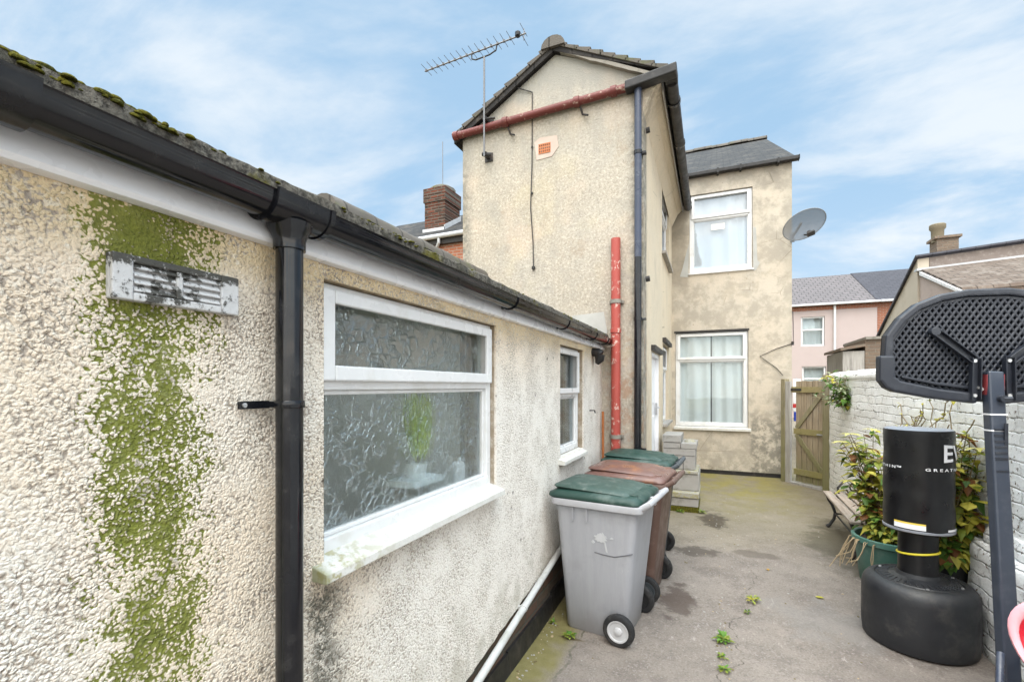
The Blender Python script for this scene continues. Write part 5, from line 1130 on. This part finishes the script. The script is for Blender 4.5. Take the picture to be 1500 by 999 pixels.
for k, x in enumerate((1.155,1.262,1.37,1.475)):
    m = MB(); m.bar((x,5.14,gz(5.14)+.375),(x,6.36,gz(6.36)+.375),.082,.024); m.build('slat', M['slat_wood'], BE, world=True, bevel=.005)
m = MB(); m.tube([(1.215,5.26,.07+.16),(1.215,6.26,.10+.16)], .009, 8); m.build('tie_rod', M['dark_iron'], BE, world=True)

# ------------------------------------------------------------------ plants
def leaf(m, base, d, up, L, W, mi, fold=.25, droop=.25):
    d = Vector(d).normalized(); up = Vector(up); s = d.cross(up); s = s.normalized() if s.length > 1e-4 else Vector((1,0,0)); n = s.cross(d).normalized(); b = Vector(base)
    P = lambda t_, w_, h_: b + d*L*t_ + s*W*w_ + n*(L*h_)
    vs = [P(0,0,0), P(.28,-.38,fold*.28), P(.28,.38,fold*.28), P(.30,0,0), P(.62,-.5*.85,fold*.25-droop*.2), P(.62,.5*.85,fold*.25-droop*.2), P(.65,0,-droop*.15), P(1,0,-droop)]
    m.add(vs, [(0,3,1),(0,2,3),(1,3,6,4),(3,2,5,6),(4,6,7),(6,5,7)], mi)
def plant(name, label, loc, cat, stems, hmin, hmax, spread, LL, mats, weights, per=14, seed=0, lean=(0,0), tops=None, stemmat='stem', z0frac=.1, limx=None):
    rng = random.Random(seed); T = thing(name, label, cat, loc); sm = MB(); lm = MB()
    for k in range(stems):
        a = rng.uniform(0, 2*math.pi); h = rng.uniform(hmin, hmax); sp = spread*rng.uniform(.15,1)
        p0 = Vector((rng.uniform(-.06,.06)*min(1,spread*4), rng.uniform(-.06,.06)*min(1,spread*4), 0)); p3 = Vector((math.cos(a)*sp+lean[0]*h, math.sin(a)*sp+lean[1]*h, h))
        p1 = p0+Vector((0,0,h*.4)); pts = []
        for q in range(7):
            t_ = q/6; p = p0.lerp(p1, t_).lerp(p1.lerp(p3, t_), t_) + Vector((rng.uniform(-1,1),rng.uniform(-1,1),0))*.008
            if limx is not None: p.x = min(p.x, limx-.01)
            pts.append(p)
        sm.tube(pts, [.006*(1-.6*q/6)*(.6+h*.5) for q in range(7)], 5)
        for q in range(per):
            t_ = z0frac+(1-z0frac)*rng.random()**.8; i = min(5, int(t_*6)); p = pts[i].lerp(pts[i+1], t_*6-i)
            aa = rng.uniform(0, 2*math.pi); d = Vector((math.cos(aa), math.sin(aa), rng.uniform(-.35,.6))); L = LL*rng.uniform(.55,1.25); off = d.normalized()*L*rng.uniform(.1,.7)
            mi = rng.choices(range(len(mats)), weights)[0]
            bp_ = p+off
            if limx is not None and bp_.x+d.normalized().x*L > limx: bp_.x = limx-max(0,d.normalized().x)*L
            sm.tube([p, bp_], .0022, 4, cap=False); leaf(lm, bp_, d, (0,0,1), L, L*rng.uniform(.55,.85), mi, rng.uniform(-.35,.6), rng.uniform(-.1,.9))
        if tops and rng.random() < tops[1]:
            for q in range(7):
                aa = 2*math.pi*q/7+rng.random(); leaf(lm, pts[-1], (math.cos(aa), math.sin(aa), .12), (0,0,1), LL*1.0, LL*.38, tops[0], .05, .25)
    sm.build('stem', M[stemmat], T, smooth=60); lm.build('foliage', [M[q] for q in mats], T)
    return T
TUB = thing('planter_tub', 'round green plastic planter tub with a trailing dry stem, beside the bench', 'planter', (1.335,4.80,gz(4.8)))
m = MB(); m.lathe([(.215,0),(.225,.01),(.262,.33),(.275,.34),(.285,.345),(.285,.385),(.270,.39),(.258,.385),(.250,.33)], 44, cap1=False); m.build('tub', M['tub_green'], TUB, smooth=40)
m = MB(); m.lathe([(.255,.335),(.15,.35),(.01,.352)], 30); m.build('soil', M['soil'], TUB, smooth=60)
for k in range(14):
    rr_k = random.Random(60+k); m = MB() if k == 0 else m
    a = R(200+rr_k.uniform(-25,35)); m.tube([(.24*math.cos(a),.24*math.sin(a),.37),(.30*math.cos(a),.30*math.sin(a),.36),((.33+rr_k.uniform(-.02,.05))*math.cos(a),.33*math.sin(a),.30-rr_k.random()*.1),((.34+rr_k.uniform(-.05,.14))*math.cos(a),.36*math.sin(a),.22-rr_k.random()*.14)], .0035, 5)
m.build('dry_stem', M['straw'], TUB, smooth=60)
plant('leafy_shrub', 'sparse yellow and brown leaved shrub growing in the green tub', (1.25,4.85,gz(4.8)+.34), 'shrub', 26, .30, .92, .25, .09, ['leaf_yellow','leaf_lime','leaf_brown','leaf_green','flower_yellow'], [5,4,1.5,2.2,.0], 20, 21, (-.06,.05), (4,.4), limx=.28)
plant('ground_ivy', 'low bright green plants filling the green tub', (1.27,4.74,gz(4.8)+.34), 'plant', 18, .08, .28, .22, .06, ['leaf_lime','leaf_yellow','weed_green'], [3,2,2], 16, 22)
POT = thing('plant_pot', 'black plastic plant pot between the punch bag and the stepped pier', 'plant pot', (1.475,4.175,gz(4.2)))
m = MB(); m.lathe([(.07,0),(.092,.40),(.098,.40),(.098,.44),(.090,.44),(.087,.40)], 30, cap1=False); m.lathe([(.088,.405),(.01,.41)], 20); m.build('pot', M['pot_black'], POT, smooth=40)
plant('leafy_shrub', 'dense green shrub with yellowing upper leaves behind the punch bag', (1.475,4.175,gz(4.2)+.41), 'shrub', 44, .28, .95, .22, .095, ['leaf_yellow','leaf_lime','leaf_green','leaf_brown','flower_yellow'], [5,4,2,1.6,0], 22, 33, (.02,-.05), (4,.25), limx=.11)
plant('green_plant', 'low dark green leafy plant in the black pot at the foot of the shrub', (1.475,4.14,gz(4.2)+.41), 'plant', 16, .10, .40, .15, .085, ['leaf_green','weed_green'], [3,2], 14, 34, limx=.11)
plant('wall_plant', 'dusty pale green plant rooted in the top of the white wall beside the gate', (1.51,7.1,1.42), 'plant', 44, .08, .46, .30, .075, ['leaf_pale','weed_green','leaf_green','leaf_yellow'], [4,3,2,1.2], 14, 41, (-.22,.35), None, 'dry_stem')
CL = thing('climber_stems', 'dry twiggy climbing stems with sparse leaves on the white wall behind the bag', 'climber', (1.56,5.0,.15))
sm, lm = MB(), MB(); rg3 = random.Random(77)
for k in range(22):
    y = rg3.uniform(4.25,5.5); z = rg3.uniform(.5,1.2); pts = [Vector((wallx(y)-.012,y,z))]
    dy_, dz_ = rg3.uniform(-.09,.06), rg3.uniform(.05,.1)
    for q in range(8):
        y += dy_+rg3.uniform(-.04,.04); z = min(1.72, z+dz_+rg3.uniform(-.04,.03)); pts.append(Vector((wallx(y)-.015-rg3.random()*.06,y,z)))
    sm.tube(pts, [.004]*len(pts), 4)
    for q in range(9):
        p = rg3.choice(pts); leaf(lm, p, (rg3.uniform(-1,0),rg3.uniform(-1,1),rg3.uniform(-.5,.8)), (0,0,1), rg3.uniform(.02,.055), rg3.uniform(.015,.035), rg3.choices((0,1,2),(3,1,2))[0])
sm.build('stem', M['dry_stem'], CL, world=True); lm.build('foliage', [M['leaf_yellow'],M['leaf_lime'],M['flower_yellow']], CL, world=True)
for q, (px_, py_, pz_) in enumerate(((1.44,5.05,1.44),(1.40,4.55,1.42))): pass
# weeds in cracks
def weed(label, x, y, n, L, seed, name='weed', mats=('weed_green','leaf_lime')):
    rng = random.Random(seed); m = MB()
    for k in range(n):
        a = rng.uniform(0, 2*math.pi); r = rng.random()*L*.7; leaf(m, (math.cos(a)*r*.6, math.sin(a)*r*.6, .002+rng.random()*L*.4), (math.cos(a), math.sin(a), rng.uniform(.05,1.0)), (0,0,1), L*rng.uniform(.5,1.1), L*rng.uniform(.3,.55), rng.randrange(len(mats)), .2, rng.uniform(.1,.5))
    o = m.build(name, [M[q] for q in mats]); o.location = (x, y, gz(y)+.004); tag(o, label, 'weed', 'weeds in the concrete'); return o
weed('largest bright green weed growing from the crack in the yard', .040, 3.36, 46, .055, 1)
weed('small round weed just in front of the largest weed in the crack', .030, 3.165, 22, .032, 2)
weed('small weed at the front frame edge in the crack', .040, 3.03, 26, .036, 3)
weed('flat yellowish weed at the far end of the crack', .25, 4.02, 18, .055, 4, mats=('leaf_lime','leaf_yellow'))
weed('thin dull weed between the large weed and the far one', .205, 3.82, 12, .03, 5, mats=('leaf_lime','leaf_green'))
weed('green weed beside the nearest grey bin', -.90, 3.02, 24, .045, 6)
weed('little weed at the foot of the outbuilding wall', -1.06, 3.15, 14, .035, 7)
weed('mossy weed tuft at the corner of the concrete steps', -.17, 6.3, 26, .05, 8)
weed('grassy weed at the base of the block steps', -.42, 6.25, 22, .045, 9)
def fallen(label, x, y, mat, L, seed):
    rng = random.Random(seed); m = MB(); leaf(m, (0,0,.004), (math.cos(seed), math.sin(seed), .03), (0,0,1), L, L*.7, 0, .12, .05); o = m.build('fallen_leaf', M[mat]); o.location = (x,y,gz(y)+.005); tag(o, label, 'leaf')
gr = MB(); rg4 = random.Random(91)
for k in range(420):
    q = rg4.random()
    if q < .3: x, y = rg4.uniform(-1.09,-1.0), rg4.uniform(2.4,4.8)
    elif q < .45: x, y = wallx(5)-rg4.random()**2*.35, rg4.uniform(4.4,7.6)
    elif q < .6: x, y = .04+rg4.gauss(0,.03), rg4.uniform(2.7,4.1)
    elif q < .75: x, y = -.2+rg4.uniform(-.1,.5), rg4.uniform(4.2,6.6)
    else: x, y = rg4.uniform(-.9,1.2), rg4.uniform(2.6,7.5)
    z, sz = gz(y)+.001, rg4.uniform(.002,.007)
    gr.lathe([(sz,0),(sz*.9,sz*.5),(sz*.3,sz*.8)], 6, (x,y,z), m=rg4.choice((0,0,1,2)), sx=rg4.uniform(.7,1.6), sy=rg4.uniform(.7,1.6))
tag(gr.build('grit', [M['block'],M['stem'],M['straw']]), 'loose grit and dry plant crumbs scattered over the concrete yard', 'grit', kind='stuff')
fallen('yellow fallen leaf lying left of the punch bag base', .76, 4.28, 'leaf_yellow', .06, 3); fallen('orange fallen leaf lying in the middle of the yard', .41, 4.73, 'leaf_orange', .04, 5)
# ------------------------------------------------------------------ things seen through the obscured window
IP = thing('indoor_plant', 'tall yellow green houseplant blurred behind the obscured glass window', 'houseplant', (-1.33,1.90,1.31))
lm = MB(); rp = random.Random(51)
for k in range(46):
    a = rp.uniform(0, 2*math.pi); b = Vector((math.cos(a), math.sin(a)*1.3, 0))*rp.uniform(.005,.03); leaf(lm, b+Vector((0,0,rp.uniform(0,.16))), (math.cos(a)*.28, math.sin(a)*.34, 1), (math.sin(a),math.cos(a),.2), rp.uniform(.16,.27), rp.uniform(.02,.035), 0, .1, rp.uniform(.0,.25))
lm.build('foliage', M['indoor_leaf'], IP); lm = MB(); lm.tube([(0,0,-.02),(.0,.005,.15)], .012, 8); lm.build('stem', M['stem'], IP)
IS = thing('plant_stand', 'pale stool holding the houseplant behind the obscured glass', 'stool', (-1.34,1.90,.9))
m = MB(); m.lathe([(.045,1.24),(.055,1.31),(.05,1.31)], 20, (-1.34,1.90,0)); m.box(-1.42,-1.27,1.78,2.02,1.21,1.24); m.build('top', M['plaster_pale'], IS, world=True)
for y in (1.80,2.0):
    m = MB(); m.box(-1.38,-1.35,y-.015,y+.015,.5,1.21); m.build('leg', M['slat_wood'], IS, world=True)
m = MB(); m.lathe([(.035,0),(.036,.11),(.03,.13),(.014,.14),(.014,.16)], 18); o = m.build('bottle', M['print_white'], smooth=50); o.location = (-1.29,2.22,1.137); tag(o, 'white bottle on the inside ledge at the right end of the obscured window', 'bottle')

# ------------------------------------------------------------------ world, light, camera
w_ = bpy.data.worlds.new('World'); scene.world = w_; w_.use_nodes = True; nt = w_.node_tree; bg = nt.nodes['Background']
sky = nt.nodes.new('ShaderNodeTexSky'); sky.sky_type = 'NISHITA'; sky.sun_disc = False
SUN_EL, SUN_AZ = R(50), R(165)            # azimuth clockwise from +Y
sky.sun_elevation = SUN_EL; sky.sun_rotation = SUN_AZ; sky.air_density = 1.0; sky.dust_density = 1.5; sky.ozone_density = 1.2
tc_ = nt.nodes.new('ShaderNodeTexCoord'); sep = nt.nodes.new('ShaderNodeSeparateXYZ'); nt.links.new(tc_.outputs['Generated'], sep.inputs[0])
def nm(op, a, b=None, c=None):
    x = nt.nodes.new('ShaderNodeMath'); x.operation = op
    for i, v in enumerate((a, b, c)):
        if v is None: continue
        if isinstance(v, bpy.types.NodeSocket): nt.links.new(v, x.inputs[i])
        else: x.inputs[i].default_value = v
    return x.outputs[0]
den = nm('ADD', nm('MAXIMUM', sep.outputs[2], 0), .22)
cmb = nt.nodes.new('ShaderNodeCombineXYZ'); nt.links.new(nm('DIVIDE', sep.outputs[0], den), cmb.inputs[0]); nt.links.new(nm('DIVIDE', sep.outputs[1], den), cmb.inputs[1])
mp = nt.nodes.new('ShaderNodeMapping'); nt.links.new(cmb.outputs[0], mp.inputs[0]); mp.inputs['Scale'].default_value = (.9,1.5,1); mp.inputs['Rotation'].default_value = (0,0,R(20)); mp.inputs['Location'].default_value = (1.3,.4,0)
nz = nt.nodes.new('ShaderNodeTexNoise'); nt.links.new(mp.outputs[0], nz.inputs['Vector']); nz.inputs['Scale'].default_value = 1.25; nz.inputs['Detail'].default_value = 9; nz.inputs['Roughness'].default_value = .58; nz.inputs['Distortion'].default_value = .35
mr = nt.nodes.new('ShaderNodeMapRange'); mr.interpolation_type = 'SMOOTHSTEP'; nt.links.new(nz.outputs[0], mr.inputs[0]); mr.inputs[1].default_value = .40; mr.inputs[2].default_value = .66; mr.inputs[3].default_value = .0; mr.inputs[4].default_value = 1.0
hz = nt.nodes.new('ShaderNodeMapRange'); hz.interpolation_type = 'SMOOTHSTEP'; nt.links.new(sep.outputs[2], hz.inputs[0]); hz.inputs[1].default_value = .40; hz.inputs[2].default_value = .0; hz.inputs[3].default_value = 0; hz.inputs[4].default_value = .35
base = nt.nodes.new('ShaderNodeMix'); base.data_type = 'RGBA'; base.inputs[0].default_value = .8; nt.links.new(sky.outputs[0], base.inputs[6]); base.inputs[7].default_value = (3.3,5.05,6.85,1)
cl = nt.nodes.new('ShaderNodeMix'); cl.data_type = 'RGBA'; nt.links.new(nm('MINIMUM', nm('ADD', nm('MULTIPLY', mr.outputs[0], .88), hz.outputs[0]), 1.0), cl.inputs[0]); nt.links.new(base.outputs[2], cl.inputs[6]); cl.inputs[7].default_value = (6.35,6.8,7.2,1)
sund = (math.sin(SUN_AZ)*math.cos(SUN_EL), math.cos(SUN_AZ)*math.cos(SUN_EL), math.sin(SUN_EL))
dot = nm('ADD', nm('ADD', nm('MULTIPLY', sep.outputs[0], sund[0]), nm('MULTIPLY', sep.outputs[1], sund[1])), nm('MULTIPLY', sep.outputs[2], sund[2]))
br = nt.nodes.new('ShaderNodeMapRange'); br.interpolation_type = 'SMOOTHSTEP'; nt.links.new(nm('MULTIPLY', sep.outputs[1], -1.0), br.inputs[0])      # added fill: sky brightened out of view, behind and beside the camera
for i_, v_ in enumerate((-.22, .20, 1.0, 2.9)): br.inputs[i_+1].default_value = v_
zr = nt.nodes.new('ShaderNodeMapRange'); zr.interpolation_type = 'SMOOTHSTEP'; nt.links.new(sep.outputs[2], zr.inputs[0])   # overcast zenith boosted, above the frame, as added fill on the walls
for i_, v_ in enumerate((.64, .9, .0, 6.0)): zr.inputs[i_+1].default_value = v_
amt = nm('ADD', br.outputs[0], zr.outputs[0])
warm = nt.nodes.new('ShaderNodeMix'); warm.data_type = 'RGBA'; nt.links.new(nm('MINIMUM', nm('MULTIPLY', nm('SUBTRACT', amt, 1.0), .6), 1.0), warm.inputs[0]); warm.inputs[6].default_value = (1,1,1,1); warm.inputs[7].default_value = (1.165,1.0,.845,1)
v0 = nt.nodes.new('ShaderNodeVectorMath'); v0.operation = 'MULTIPLY'; nt.links.new(cl.outputs[2], v0.inputs[0]); nt.links.new(warm.outputs[2], v0.inputs[1])
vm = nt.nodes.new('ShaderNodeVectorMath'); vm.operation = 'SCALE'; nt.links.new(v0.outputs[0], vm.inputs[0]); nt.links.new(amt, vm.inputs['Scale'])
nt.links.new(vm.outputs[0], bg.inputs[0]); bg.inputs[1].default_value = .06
sl = bpy.data.lights.new('sun', 'SUN'); sl.energy = .8; sl.angle = R(45); sl.color = (1,.96,.89); so = bpy.data.objects.new('sun', sl); COL.objects.link(so)
sd = Vector((math.sin(SUN_AZ)*math.cos(SUN_EL), math.cos(SUN_AZ)*math.cos(SUN_EL), math.sin(SUN_EL))); so.rotation_euler = sd.to_track_quat('Z', 'Y').to_euler(); so.location = (5,-5,12)
cam = bpy.data.cameras.new('camera'); co = bpy.data.objects.new('camera', cam); COL.objects.link(co); scene.camera = co
co.location = (0,0,1.68); co.rotation_euler = (R(90),0,math.atan(300/686)); cam.sensor_width = 36; cam.sensor_fit = 'HORIZONTAL'; cam.lens = 36*686/1500; cam.shift_y = 66.5/1500; cam.clip_start = .05; cam.clip_end = 2000
vs_ = scene.view_settings; scene.display_settings.display_device = 'sRGB'; vs_.view_transform = 'Standard'; vs_.look = 'None'; vs_.exposure = 1.26; vs_.gamma = 1; vs_.use_curve_mapping = False
scene.cycles.use_denoising = True; scene.cycles.max_bounces = 8; scene.cycles.transparent_max_bounces = 12; scene.cycles.caustics_refractive = True; scene.cycles.caustics_reflective = False
